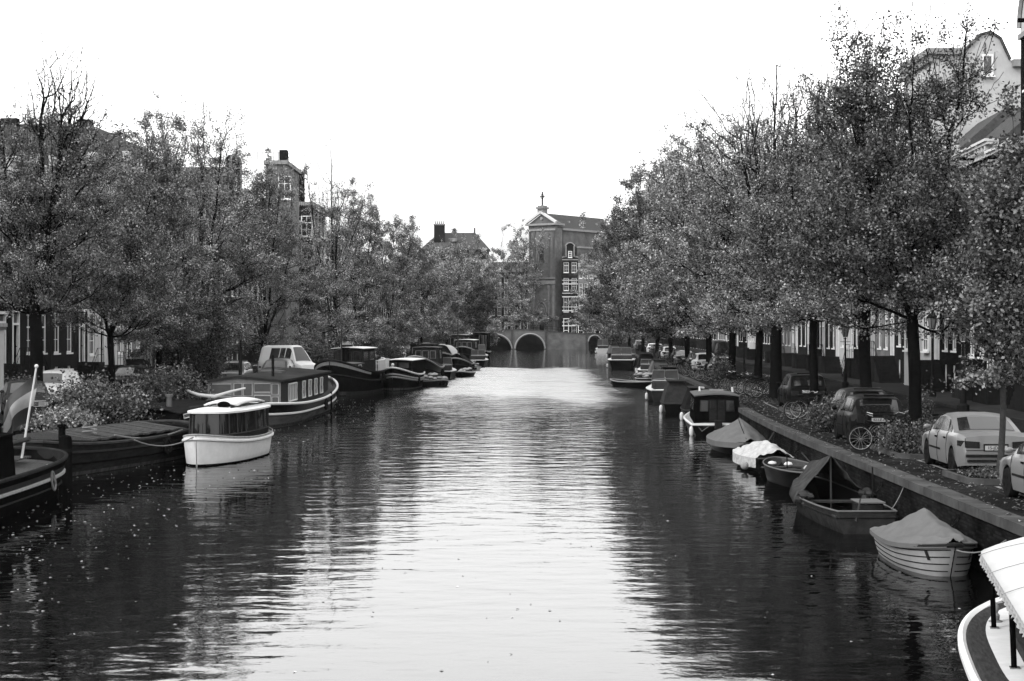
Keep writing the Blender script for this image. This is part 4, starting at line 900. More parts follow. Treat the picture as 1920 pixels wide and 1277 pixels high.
# --- white open saloon boat with canopy, bottom right
def canopy_boat():
    ang = math.atan2(-.19, .98); x, y = 6.66, 19.6
    t = boat('canopy_boat', 'white open tour boat under a white fringed canopy at the bottom right corner', 'boat', 6.68, 20.05, ang)
    h = Hull(8.4, 2.55, .78, .92, .86, 'round', bowp=2.6, bowq=.55, flare=.84, rake=.25, n=44)
    h.shell().build('hull', M['white'], t, True); h.rim(.07, .97, .02).build('rubbing_strake', M['white'], t, True)
    # teak margin, white side deck, coaming and dark well: loops offset inward from the hull's outline
    T = h.ts(); OL = [(-h.b(q), h.y(q), h.zs(q)) for q in T]+[(h.b(q), h.y(q), h.zs(q)) for q in T[::-1]]
    def loop(ins, dz, kx=1.0, ky=2.0):
        out = []; n_ = len(OL)
        for k in range(n_):
            a, b = OL[k-1], OL[(k+1) % n_]; tx, ty = b[0]-a[0], b[1]-a[1]; L_ = math.hypot(tx, ty) or 1; nx, ny = ty/L_, -tx/L_
            p = OL[k]; s_ = -1 if (nx*p[0]+ny*p[1]*.3) > 0 else 1
            out.append((p[0]+s_*nx*ins*kx, p[1]+s_*ny*ins*ky, .85+dz))
        return out
    MB().grid([[(p[0], p[1], p[2]-.02) for p in OL], loop(.05, .02), loop(.27, .03)], True).build('wooden_margin', M['wood'], t)
    MB().grid([loop(.265, .042), loop(.56, .05)], True).build('side_deck', M['white'], t)
    MB().grid([loop(.55, .04), loop(.56, .16), loop(.64, .16), loop(.66, -.5)], True).build('coaming', M['wood'], t)
    mb = MB(); lp = loop(.6, -.5); mb.add(lp, [tuple(range(len(lp)))]); mb.build('cockpit_floor', M['black'], t)
    for yy in (-1.9, -.3, 1.1): MB().box(-.5, .5, yy, yy+.4, .36, .66).build('bench', M['dwood'], t)
    zf = .9
    # canopy
    mb = MB(); rows = []
    y0, y1, wd = -4.0, 2.75, 1.06; zc = 1.82
    for i in range(21):
        v = i/20; yy = y1+(y0-y1)*v; e = max(0, 1-v*20/4); ww = wd*math.sqrt(max(.0, 1-.75*e**2.4)); rows.append([(ww*u+.05, yy, zc+.22*(1-u*u)-.07*e*e) for u in np.linspace(-1, 1, 13)])
    mb.grid(rows); mb.build('canopy', mat('canopy canvas', .36, .7, .05, 2, bump=.01), t, True, solid=.02)
    fr = MB(); rs = random.Random(2)
    for sd_ in (0, -1):
        R_ = [r[sd_] for r in rows]; ps = []
        for a, b in zip(R_[:-1], R_[1:]):
            for k in range(6): ps.append(Vector(a).lerp(Vector(b), k/6))
        fr.grid([[p, p+Vector((math.copysign(.015, p.x)*math.sin(i*1.3), 0, -.05)), p+Vector((math.copysign(.03, p.x)*math.sin(i*1.3+1), 0, -.085-.035*abs(math.sin(i*.8))))] for i, p in enumerate(ps)])
    ps = [Vector(rows[0][k]).lerp(Vector(rows[0][k+1]), j/4) for k in range(12) for j in range(4)]
    fr.grid([[p, p+Vector((0, .02*math.sin(i*1.2), -.06)), p+Vector((0, .03*math.sin(i*1.2), -.1-.02*abs(math.sin(i*.8))))] for i, p in enumerate(ps)])
    fr.build('fringe', mat('fringe', .25, .8, .2, 9), t, solid=.008)
    sm = MB()
    for yy in (1.3, -.3, -1.9): sm.tube([(wd*u, yy, zc+.22*(1-u*u)+.013) for u in np.linspace(-1, 1, 13)], .005, 4)
    sm.build('canopy_seam', M['offwhite'], t)
    for yy in (1.45, -1.15, -3.9):
        for sx in (-1, 1):
            MB().tube([(sx*.86, yy, zf-.04), (sx*.9, yy, zc+.03)], .032, 8).build('post', M['black'], t)
            MB().box(sx*.86-.05, sx*.86+.06, yy-.06, yy+.06, zf-.045, zf+.01).build('post_foot', M['chrome'], t)
    # the little white figure-like bollard on the side deck
    MB().lathe([(.09,0),(.09,.015),(.05,.03),(.055,.09),(.03,.12),(.045,.16),(.05,.2),(.02,.25),(.0,.26)], -.8, 1.95, 12, zf-.01).build('bollard', M['offwhite'], t, True)
canopy_boat()
# --- grey-tarped lapstrake rowing boat
def lapboat():
    ang = math.atan2(.36, -.93)   # placeholder, replaced below
    sx, sy = P(1799, 1087); ex, ey = P(1655, 1062)
    d = Vector((.04, -1.0)); rz = math.atan2(-d.x, d.y)
    cx, cy = sx-d.x*1.9-.05, sy-d.y*1.9
    t = boat('rowing_boat', 'pale clinker rowing boat under a peaked grey tarpaulin, nearest on the right', 'boat', cx, cy, rz, GB_R)
    h = Hull(3.7, 1.62, .5, .66, .5, 'transom', bowp=1.9, bowq=.7, flare=.78, rake=.35, n=36)
    h.shell().build('hull', mat('pale hull', .2, .55, .15, 3), t, True)
    for f in (.82, .6, .38, .16): 
        h.rim(.011, f, .004, t0=.01, t1=.995, n=4).build('plank_edge', M['dwood'], t)
    h.rim(.045, .97, .01).build('gunwale', M['dwood'], t, True)
    zr = lambda q: .05+.5*max(0, 1-abs(q-.42)/.58)**1.05 if q > .42 else .05+.5*max(0, 1-abs(q-.42)/.46)
    h.tent(lambda q: zr(q), 0, .985, over=.05, drop=.07, wr=.06, p=1.15, n=60, m=31).build('tarpaulin', M['canvas'], t, True)
    num = MB()
    for k in range(3):
        p = h.pt(.9-.01*k, 1, .72, .015); q = h.pt(.9-.01*k, 1, .55, .015)
    for sd_ in (-1, 1):
        a, b, c, d_ = h.pt(.865, sd_, .8, .012), h.pt(.885, sd_, .8, .012), h.pt(.9, sd_, .5, .012), h.pt(.88, sd_, .5, .012); num.add([a,b,c,d_], [(0,1,2,3)])
    num.build('registration_mark', M['dwood'], t)
    MB().tube([h.pt(.62, 1, 1.0, .0), (h.pt(.62,1,1)[0]+.0, h.y(.62), h.zs(.62)+.02)], .02, 5).build('cleat', M['iron'], t)
    rope(t, (0, 1.9, .55), (-.5, 3.2, .9), .12)
lapboat()
# --- open boat with tent and engine box
def tentboat():
    t = boat('open_boat', 'dark open boat with an engine box and a tarpaulin tent over its fore half', 'boat', 8.02, 42.3, headR(42)+R(2), GB_R)
    h = Hull(6.8, 1.72, .48, .75, .52, 'transom', bowp=2.4, bowq=.7, sternw=.78, flare=.82, n=36)
    h.shell().build('hull', mat('worn dark wood', .02, .6, .5, 5), t, True); h.inner(.1).build('inner_hull', M['darkhull'], t, True)
    h.rim(.022, 1.0).build('gunwale', M['canvas'], t, True); h.rim(.022, .72, .012).build('rubbing_strake', M['dwood'], t)
    MB().box(-.75, .75, .1, .35, .36, .41).build('thwart', M['wood'], t); MB().box(-.72, .72, -3.3, -2.9, .36, .41).build('stern_bench', M['wood'], t)
    e = MB(); e.box(-.02, .55, -2.7, -1.9, .1, .62); eb = e.build('engine_box', M['dwood'], t, bevel=.04); MB().box(-.05, .58, -2.73, -1.87, .622, .66).build('lid', M['canvas'], eb, bevel=.01)
    MB().box(-.6, -.2, -1.9, -1.2, .11, .17).build('hatch_board', M['deck'], t)
    # tent: open at the back
    rows = []; rs = np.random.RandomState(4)
    for i in range(14):
        v = i/13; yy = .55+v*2.6; tt = yy/h.L+.5; w_ = h.b(min(tt, .98))+.06; pk = 1.0-.55*v; row_ = []
        for k in range(21):
            u = -1+k/10; z = h.zs(min(tt, 1))+pk*(1-abs(u)**.9)-(.12 if abs(u) > .95 else 0); wv = .05*math.sin(7*u+4*v)+.03*math.sin(19*u+9*v)+.02*math.sin(33*u)
            row_.append((u*w_*(1.08 if abs(u) > .8 else 1)+wv*.4, yy+.6*(abs(u)**1.5)*-(1-v)*.6+wv, z+wv*.5))
        rows.append(row_)
    MB().grid(rows).build('tarpaulin_tent', mat('draped canvas', .035, .7, .5, 3, bump=.05, bscale=3), t, True, solid=.01)
    MB().tube([(.0, .5, .1), (0, .6, 1.48)], .025, 6).build('tent_pole', M['wood'], t); MB().tube([(.62, -1.3, .1), (.62, -1.25, 1.35)], .02, 6).build('pole', M['iron'], t)
    m_ = MB(); rs = random.Random(3)
    for k in range(9): m_.ball((rs.uniform(-.9,-.6), .3+rs.uniform(-.5,.3), .45+rs.uniform(-.1,.15)), rs.uniform(.08,.18), 7, 4, (1,1.3,.7))
    for k in range(7): m_.ball((rs.uniform(.55,.95), .2+rs.uniform(-.5,.3), .5+rs.uniform(-.1,.15)), rs.uniform(.07,.15), 7, 4, (1,1.3,.7))
    m_.build('bunched_canvas', M['mcanvas'], t, True)
    c = MB(); c.tube([(-.2+.14*math.cos(a), -.9+.14*math.sin(a), .15+.006*a) for a in np.linspace(0, 18, 60)], .018, 5); c.build('rope_coil', M['rope'], t)
    MB().tube([(-.3, -3.5, .3), (-.05, -2.9, .75)], .02, 5).build('tiller', M['wood'], t)
    rope(t, (.6, -3.2, .55), (1.05, -2.6, 1.05), .05)
tentboat()
def small_open():
    t = boat('dinghy', 'small open dinghy with thwarts and crumpled cloth, beyond the tent boat', 'boat', 8.6, 51.6, headR(51)+R(8), GB_R)
    h = Hull(4.6, 1.6, .5, .62, .5, 'round', bowp=2.3, bowq=.6, flare=.8, n=30)
    h.shell().build('hull', M['darkhull'], t, True); h.inner(.12).build('inner_hull', M['deck'], t, True); h.rim(.025).build('gunwale', M['canvas'], t, True)
    for yy in (-1.2, .2, 1.3): MB().box(-.66, .66, yy, yy+.24, .36, .4).build('thwart', M['deck'], t)
    m_ = MB(); rs = random.Random(5)
    for k in range(14): m_.ball((rs.uniform(.0,.6), rs.uniform(-1.9,-.9), .45+rs.uniform(-.08,.15)), rs.uniform(.1,.2), 7, 4, (1,1.2,.6))
    m_.build('crumpled_cloth', M['lcanvas'], t, True)
    m_ = MB(); 
    for k in range(5): m_.ball((rs.uniform(-.3,.3), rs.uniform(1.2,1.8), .48), rs.uniform(.08,.14), 7, 4, (1,1.2,.6))
    m_.build('white_bundle', M['white'], t, True)
    MB().tube([(.5, -.2, .5), (.85, 2.2, .75)], .025, 6).build('oar', M['wood'], t)
    MB().tube([(-.1, .6, .1), (-.12, .6, .85)], .02, 5).build('rowlock_post', M['iron'], t)
small_open()
def whitetarp():
    t = boat('rowing_boat', 'boat under a crumpled white tarpaulin between the small dinghy and the grey peaked cover', 'boat', 8.4, 57.8, headR(58)+R(6), GB_R)
    h = Hull(4.6, 1.5, .42, .6, .45, 'transom', bowp=2.2, flare=.82, n=30)
    h.shell().build('hull', M['darkhull'], t, True); h.rim(.03).build('gunwale', M['deck'], t); h.inner(.12).build('inner_hull', M['darkhull'], t)
    h.tent(lambda q: .1+.42*max(0, 1-abs(q-.35)/.5), 0, .8, over=.07, drop=.3, wr=.11, seed=9, p=1.4, n=50, m=25).build('tarpaulin', M['lcanvas'], t, True)
    MB().ball((-.95, -1.9, .2), .14, 9, 6).build('fender_ball', M['offwhite'], t, True)
    MB().tube([(.3, .8, .5), (1.1, 2.6, 1.0)], .03, 6).build('boom', M['wood'], t)
whitetarp()
def greytarp():
    t = boat('rowing_boat', 'boat under a smooth grey tent cover with a seam, just before the black cabin boat', 'boat', 8.62, 65.6, headR(65)+R(6), GB_R)
    h = Hull(5.6, 2.0, .42, .6, .45, 'round', bowp=2.2, flare=.82, n=30)
    h.shell().build('hull', M['darkhull'], t, True); h.rim(.04).build('gunwale', M['dwood'], t)
    tp = h.tent(lambda q: .05+.8*max(0, 1-abs(q-.38)/.4)**.95 if q < .38 else .05+.8*max(0, 1-abs(q-.38)/.62), 0.02, .98, over=.06, drop=.18, wr=.045, seed=2, p=1.1, n=40).build('tent_cover', M['canvas'], t, True)
    MB().tube([(-.15, -2.6, .6), (-.1, -1.4, 1.0), (-.08, -.7, 1.3)], .012, 4).build('seam', M['iron'], tp)
greytarp()
def cabin(par, h, y0, y1, w0, w1, z0, z1, m, inset=.12, name='cabin', wins=(), roofm='white', over=.06, fr='white', camber=.08, back=True, wz=(.45, .85)):
    """tapered box cabin with side windows and end windows"""
    mb = MB(); a = [(-w0/2, y0, z0), (w0/2, y0, z0), (w1/2, y1, z0), (-w1/2, y1, z0)]; i = inset
    b = [(-w0/2+i, y0+i*.6, z1), (w0/2-i, y0+i*.6, z1), (w1/2-i, y1-i, z1), (-w1/2+i, y1-i, z1)]
    mb.add(a+b, [(0,1,5,4),(1,2,6,5),(2,3,7,6),(3,0,4,7),(4,5,6,7)]); c = mb.build(name, M[m], par)
    r = MB(); rows = []
    for v in np.linspace(0, 1, 5):
        yy = y0+i*.6-over+(y1-i-y0-i*.6+2*over)*v; ww = ((w0+(w1-w0)*v)/2-i+over); rows.append([(ww*u, yy, z1+.012+camber*(1-u*u)) for u in np.linspace(-1, 1, 9)])
    r.grid(rows); ro = r.build('roof', M[roofm], par, solid=.05)
    A = [Vector(p) for p in a]; Bv = [Vector(p) for p in b]
    def pane(p0, p1, q0, q1, u0, u1, v0, v1, nrm):
        f = lambda u, v: (p0.lerp(p1, u)).lerp(q0.lerp(q1, u), v)+nrm*.02
        g = MB().add([f(u0,v0), f(u1,v0), f(u1,v1), f(u0,v1)], [(0,1,2,3)]); gl = g.build('window', M['glass'], c)
        if fr: MB().tube([f(u0,v0), f(u1,v0), f(u1,v1), f(u0,v1)], .025, 4, closed=True).build('frame', M[fr], gl)
    for (side_, u0, u1) in wins:
        k = {'back': (0,1,Vector((0,-1,0))), 'right': (1,2,Vector((1,0,0))), 'front': (2,3,Vector((0,1,0))), 'left': (3,0,Vector((-1,0,0)))}[side_]
        pane(A[k[0]], A[k[1]], Bv[k[0]], Bv[k[1]], u0, u1, wz[0], wz[1], k[2])
    return c, ro
def blackcabin():
    Y = 76.0; t = boat('cabin_boat', 'black wooden cabin boat with white stern deck and hanging fender beyond the grey cover', 'boat', 9.2, 78.6, headR(78), GB_R)
    h = Hull(8.6, 2.5, .55, .9, .5, 'transom', bowp=2.2, flare=.85, sternw=.9, n=30)
    h.shell().build('hull', M['darkhull'], t, True); h.rim(.05, .96).build('rubbing_strake', M['white'], t, True); h.deck(.0, .98).build('deck', M['offwhite'], t)
    h.band(.8, 1.0).build('white_band', M['white'], t)
    c, r = cabin(t, h, -3.7, 1.5, 2.05, 1.9, .5, 1.7, 'black', .08, wins=[('left', .1, .4), ('left', .5, .8), ('back', .12, .3), ('back', .7, .88)], fr='dwood', roofm='canvas')
    d = MB(); d.box(-.35, -.02, -3.72, -3.69, .6, 1.55); d.box(.02, .35, -3.72, -3.69, .6, 1.55); dd = d.build('door', M['dwood'], t)
    g = MB(); g.box(-.3, -.07, -3.74, -3.725, 1.15, 1.5); g.box(.07, .3, -3.74, -3.725, 1.15, 1.5); g.build('pane', M['glass'], dd)
    MB().box(-.3, .3, -3.3, -3.0, 1.93, 1.99).build('roof_hatch', M['offwhite'], t); MB().tube([(-.75, -3.4, 1.9), (-.75, -3.3, 2.08), (-.55, -3.2, 2.05)], .05, 6).build('roof_vent', M['white'], t)
    MB().tube([(.7, -3.4, 1.88), (.68, -3.4, 2.1)], .05, 6).build('roof_vent', M['white'], t)
    fender(t, -1.15, -4.2, .0); outboard(t, -4.3, .2)
    MB().tube([(-.9, -4.28, .45), (-.7, -4.3, .2), (-.4, -4.31, .42)], .02, 5).build('rope_loop', M['rope'], t)
blackcabin()
def tentcab(x, y, lab, W, H, m, hull='darkhull', L=5.2, bowball=False):
    t = boat('covered_boat', lab, 'boat', x, y, headR(y), GB_R)
    h = Hull(L, W, .5, .7, .5, 'transom', bowp=2.2, flare=.85, sternw=.9, n=24)
    h.shell().build('hull', M[hull], t, True); h.rim(.05, .97).build('rubbing_strake', M['mcanvas'], t)
    mb = MB(); rows = []
    for i in range(12):
        v = i/11; tt = .02+.93*v; z = h.zs(tt); w_ = h.b(tt)+.04; top = H-z if v < .55 else (H-z)*max(0.03, (1-v)/.45); row_ = []
        for k in range(17):
            u = -1+k/8; e = min(1, (1-abs(u))*2.6+(0.02)); row_.append((u*w_*(1-.18*e), h.y(tt)+.25*e*(1 if i == 0 else 0), z-.12*(abs(u) == 1)+top*e**.8+.03*math.sin(14*u+9*v)*(e < 1)))
        rows.append(row_)
    mb.grid(rows); k = 17; mb.f.append(tuple(range(17))); mb.build('canvas_cover', M[m], t, True)
    MB().box(-W*.33, W*.33, -L/2+.1, L*.05, H+.0, H+.04).build('roof_panel', M['mcanvas'], t)
    fender(t, -W/2-.08, -L/2-.1, .0)
    return t
tentcab(9.75, 89.6, 'boat under a tall dark canvas hood, second beyond the black cabin boat', 1.75, 1.62, 'dcanvas')
tentcab(9.35, 97.6, 'boat under a steep brown-grey canvas tent with a white float at its stern', 1.7, 1.72, 'mcanvas')
def cruiser(x, y, lab, L, W, hullm, side=1, scale=1, wh=1.95, cz=.75, canvas=True, name='cabin_cruiser'):
    t = boat(name, lab, 'boat', x, y, headR(y) if side > 0 else headL(y), GB_R if side > 0 else GB_L)
    h = Hull(L, W, cz, cz+.25, cz, 'transom', bowp=2.2, flare=.85, sternw=.88, n=24)
    h.shell().build('hull', M[hullm], t, True); h.rim(.05, .97).build('rubbing_strake', M['white'], t); h.deck(.0, .98).build('deck', M['white'], t)
    c, r = cabin(t, h, -L*.12, L*.3, W*.8, W*.6, cz, cz+.55, 'white', .12, wins=[('left', .1, .45), ('left', .55, .9), ('back', .15, .85)], roofm='offwhite', over=.02)
    c2 = MB(); c2.box(-W*.38, W*.38, -L*.42, -L*.12, cz, cz+.5); c2.build('cockpit_cover', M['mcanvas'], t, bevel=.1)
    # raked windscreen
    s_ = MB(); z0, z1 = cz+.5, wh; y0 = -L*.1; 
    for a, b in ((-W*.38, -.04), (.04, W*.38)): s_.add([(a, y0, z0), (b, y0, z0), (b*.9, y0-.25, z1), (a*.9, y0-.25, z1)], [(0,1,2,3)])
    gl = s_.build('windscreen', mat('pale glass', .1, .1, .2, 2, spec=.8), t)
    fr = MB()
    for a, b in ((-W*.38, -.04), (.04, W*.38)): fr.tube([(a, y0, z0), (b, y0, z0), (b*.9, y0-.25, z1), (a*.9, y0-.25, z1)], .03, 4, closed=True)
    fr.build('frame', M['offwhite'], gl)
    fender(t, -W/2-.1, -L*.3, .1)
    return t
cruiser(10.05, 112.5, 'small white-topped cabin cruiser with a raked twin windscreen on the right', 7.2, 2.35, 'greyhull')
def skiff(x, y, lab, L, W, m, rim='offwhite', side=1, rot=0, cargo=0):
    t = boat('dinghy', lab, 'boat', x, y, (headR(y) if side > 0 else headL(y))+rot, GB_R if side > 0 else GB_L)
    h = Hull(L, W, .38, .55, .42, 'round', flare=.8, n=20); h.shell().build('hull', M[m], t, True); h.inner(.12).build('inner_hull', M['darkhull'], t); h.rim(.05).build('gunwale', M[rim], t)
    for yy in (-L*.2, L*.12): MB().box(-W*.42, W*.42, yy, yy+.25, .28, .33).build('thwart', M['deck'], t)
    if cargo:
        rs = random.Random(int(y)); m_ = MB()
        for k in range(cargo): m_.ball((rs.uniform(-W*.3, W*.3), rs.uniform(-L*.35, L*.35), .45+rs.uniform(0,.3)), rs.uniform(.15,.35), 7, 4, (1,1.3,.6))
        m_.build('load', M['offwhite'], t, True)
    return t
skiff(9.6, 137.5, 'low dinghy with a white gunwale lying off the small cabin cruiser', 4.2, 1.9, 'darkhull', rot=R(50))
skiff(11.3, 126, 'dark dinghy tucked in behind the cabin cruiser on the right', 5, 1.8, 'darkhull', cargo=4)
skiff(11.6, 147, 'dinghy loaded with pale bundles on the right', 5, 2, 'darkhull', cargo=8)
skiff(12.3, 158, 'dark dinghy with a pale rim between the loaded dinghy and the far cruisers', 5.5, 2.0, 'black')
tentcab(12.9, 141, 'small boat under a dark canvas hood by the loaded dinghies on the right', 1.9, 1.5, 'dcanvas')
skiff(10.9, 119, 'low open boat moored close behind the windscreen cruiser', 5, 1.9, 'greyhull', cargo=3)
tentcab(14.0, 163, 'covered boat with a grey hood before the low white cruiser', 2.1, 1.7, 'canvas', L=6)
tentcab(14.6, 186, 'covered boat with a dark hood beyond the low white cruiser', 2.2, 1.9, 'dcanvas', L=6)
skiff(15.6, 238, 'open boat with pale bundles beyond the narrow cruiser', 6, 2.2, 'darkhull', cargo=6)
tentcab(17.0, 285, 'grey hooded boat far along the right quay', 2.4, 2.0, 'canvas', L=7)
skiff(-7.0, 147.5, 'small canvas heaped boat between the V striped and round bowed boats', 5, 2.0, 'black', side=-1, rot=R(172), cargo=8)
cruiser(-6.4, 160, 'cabin boat with a pale windscreen outside the round bowed barge', 7, 2.3, 'darkhull', side=-1)
skiff(-5.2, 206, 'dark dinghy heaped with bundles near the railed barge', 5, 2.0, 'darkhull', side=-1, rot=R(185), cargo=7)
cruiser(-4.8, 249, 'distant white topped cruiser outside the flat roofed barge', 7, 2.6, 'darkhull', side=-1, wh=2.3)
skiff(-4.4, 190, 'small pale open boat outside the domed cover barge', 5, 1.9, 'white', side=-1, rot=R(190), cargo=3)
skiff(-4.6, 165, 'small dark open boat with bundles outside the draped wheelhouse barge', 5, 1.9, 'darkhull', side=-1, rot=R(175), cargo=7)
cruiser(-4.2, 214, 'white topped cruiser outside the railed barge on the left', 7, 2.4, 'darkhull', side=-1)
cruiser(13.6, 170, 'low white cruiser half hidden behind the loaded dinghies', 6, 2.2, 'darkhull', wh=1.6, cz=.6)
cruiser(13.0, 203, 'broad cruiser with white trim and a dark open stern, far right side', 7.5, 3.2, 'darkhull', wh=2.4, cz=1.0)
cruiser(15.2, 222, 'narrow cruiser just beyond the broad white-trimmed one', 6.5, 2.2, 'darkhull', wh=2.0, cz=.8)
skiff(16.2, 262, 'small distant dinghy before the right bridge arch', 5, 2, 'darkhull', cargo=3)
cruiser(16.9, 318, 'small white cruiser moored nearest the right bridge arch', 6.5, 2.6, 'white', wh=2.6, cz=.9)
# ------------------------------------------------------------------ left boats
def flagbarge():
    t = boat('barge', 'black steel barge with a round stern and rudder at the left edge', 'barge', -14.75, 40.6, math.pi+headL(45), GB_L)
    # stern (local -Y) points away from the camera after the half turn
    h = Hull(19, 4.9, 1.0, 1.5, 1.18, 'round', bowp=4.2, bowq=.5, flare=.87, rake=.4, n=60)
    h.shell().build('hull', M['tar'], t, True); h.rim(.06, 1.0).build('gunwale', M['greyhull'], t, True)
    h.rim(.055, .62, .02).build('white_strake', M['offwhite'], t, True); h.rim(.03, .34, .02).build('lower_strake', M['greyhull'], t)
    h.deck(.02, .98, -.32, .06, .05, 30).build('deck', M['deck'], t)
    # inside of the bulwark
    mb = MB()
    for sd_ in (-1, 1): mb.grid([[(sd_*(max(.02, h.b(q)-.05)), h.y(q), h.zs(q)), (sd_*(max(.02, h.b(q)-.05)), h.y(q), h.zs(q)-.32)] for q in np.linspace(.01, .99, 40)])
    mb.build('bulwark', M['greyhull'], t)
    c, r = cabin(t, h, -3.4, 4.5, 3.9, 3.9, .75, 1.95, 'black', .08, wins=[('left', .05, .15), ('left', .25, .35), ('right', .1, .2)], roofm='tar')
    # slatted grating on the aft deck
    g = MB()
    for k in range(9): g.box(-.9, .9, -8.4+k*.2, -8.28+k*.2, .98, 1.03)
    g.build('deck_grating', M['deck'], t)
    MB().tube([(1.2, -8.2, 1.0), (-1.2, -7.2, 1.6)], .07, 6).build('tiller', M['wood'], t)
    rd = MB(); rd.box(-.07, .07, -10.4, -9.45, -.4, 1.1); rd.build('rudder', M['tar'], t); 
    rope(t, (-2.3, -5.0, 1.05), (-2.45, -5.3, .55), .0, .03); MB().tube([(-2.42+.03*math.sin(a), -5.2+.16*math.cos(a), .6+.25*math.sin(a)) for a in np.linspace(0, 6.28, 12, endpoint=False)], .03, 6, closed=True).build('rope_loop', M['rope'], t)
    for k in range(4): MB().beam((-.2+k*.4, -6.8+k*.3, 2.05+.05*k), (1.6+.3*k, -4.0, 2.12+.05*k), .16, .12).build('timber', M['dwood' if k % 2 else 'deck'], t)
    # ensign
    f = thing('flag', 'horizontal tricolour ensign drooping from a white staff on the left edge barge', 'flag', (-13.85, 48.2, 1.0), 0)
    top = Vector((.42, 0, 2.62)); MB().tube([(0, 0, 0), top], [.035, .025], 8).build('staff', M['white'], f); MB().ball(top, .06, 8, 5).build('finial', M['white'], f)
    for k, (m_) in enumerate((mat('red stripe', .055, .8, .1, 4), mat('white stripe', .22, .8, .1, 4), mat('blue stripe', .025, .8, .1, 4))):
        rows = []
        for i in range(16):
            u = i/15; row_ = []
            for j in range(5):
                v = (k+j/4)/3      # down the hoist
                hoist = Vector((.40-.24*v, 0, 2.5-1.5*v))
                drop = Vector((-.9*u*(1-.1*v), .12*math.sin(5*u+2*v)+.06*math.sin(11*u), -.62*u-.5*u*u+.13*v*u*2+.03*math.sin(9*u)))
                row_.append(tuple(hoist+drop+Vector((.09*math.sin(7*u+3*v), .07*math.sin(8*v+3*u), 0))))
            rows.append(row_)
        MB().grid(rows).build('stripe', m_, f, True)
flagbarge()
def planks_barge():
    t = boat('barge', 'flat dark barge with a plank covered hold behind the white cabin boat', 'barge', -14.6, 58.6, R(-16), GB_L)
    h = Hull(12.5, 4.4, .95, 1.2, 1.25, 'transom', bowp=3.2, bowq=.55, sternw=.97, flare=.9, rake=.5, n=34)
    h.shell().build('hull', mat('rusty dark hull', .012, .6, .5, 2.5, stretch=(1,1,3)), t, True); h.rim(.06, .98).build('gunwale', M['mcanvas'], t); h.rim(.05, .72, .02).build('upper_strake', M['greyhull'], t); h.rim(.03, .38, .015).build('weld_seam', M['tar'], t)
    h.deck(.0, .97, -.12, .05).build('deck', M['tar'], t)
    clutter(t, h, 21, 2, gear=False)
    mb = MB(); n = 26
    for k in range(n):
        y = -2.6+k*.255; z = 1.18+.02*math.sin(k*1.7)
        mb.add([(-1.75,y,z-.1),(0,y,z+.12),(1.75,y,z-.1),(-1.75,y+.24,z-.1),(0,y+.24,z+.12),(1.75,y+.24,z-.1),(-1.75,y,z-.16),(1.75,y,z-.16),(-1.75,y+.24,z-.16),(1.75,y+.24,z-.16)], [(0,1,4,3),(1,2,5,4),(0,6,7,2,1),(3,4,5,9,8),(2,7,9,5),(0,3,8,6)])
    mb.build('hatch_planks', M['deck'], t)
    c = MB(); c.box(-1.7, 1.7, -2.6, 4.0, .9, 1.03); c.build('coaming', M['tar'], t)
    for x in (-1.2, -.7, 1.6): MB().lathe([(.11,.0),(.11,.45),(.15,.47),(.15,.55)], x, -4.3, 10, 1.1).build('bollard', M['tar'], t)
    c = MB(); c.tube([(1.2+.22*math.cos(a), -1.9+.22*math.sin(a), 1.2+.02*a) for a in np.linspace(0, 14, 44)], .035, 5); c.build('rope_coil', M['rope'], t)
    rope(t, (1.9, -1.5, 1.15), (2.3, 2.6, 1.1), .2, .03)
    p = thing('mooring_post', 'thick black mooring post in the water between the two dark barges', 'post', (P1(123, 51), 51, -1), 0); MB().lathe([(.2,0),(.2,2.3),(.17,2.45),(.05,2.5)], n=12).build('pile', M['tar'], p); MB().lathe([(.21,2.0),(.215,2.05),(.21,2.1)], n=12).build('band', M['iron'], p)
planks_barge()
def lowbarge():
    t = boat('barge', 'low dark barge with a rounded canvas roof and stove pipe, between planked barge and bushes', 'barge', -15.0, 74.5, headL(70), GB_L)
    h = Hull(11, 3.6, .8, 1.1, .9, 'round', bowp=4, bowq=.5, n=24); h.shell().build('hull', M['tar'], t, True); h.rim(.06).build('gunwale', M['greyhull'], t)
    c, r = cabin(t, h, -4.2, 4, 2.9, 2.8, .75, 1.15, 'black', .1, wins=[('right', .1, .25)], roofm='dcanvas', camber=.25)
    MB().lathe([(.12,0),(.12,.5),(.17,.5),(.17,.6)], .6, -2.5, 10, 1.3).build('stove_pipe', M['steel'], t)
lowbarge()
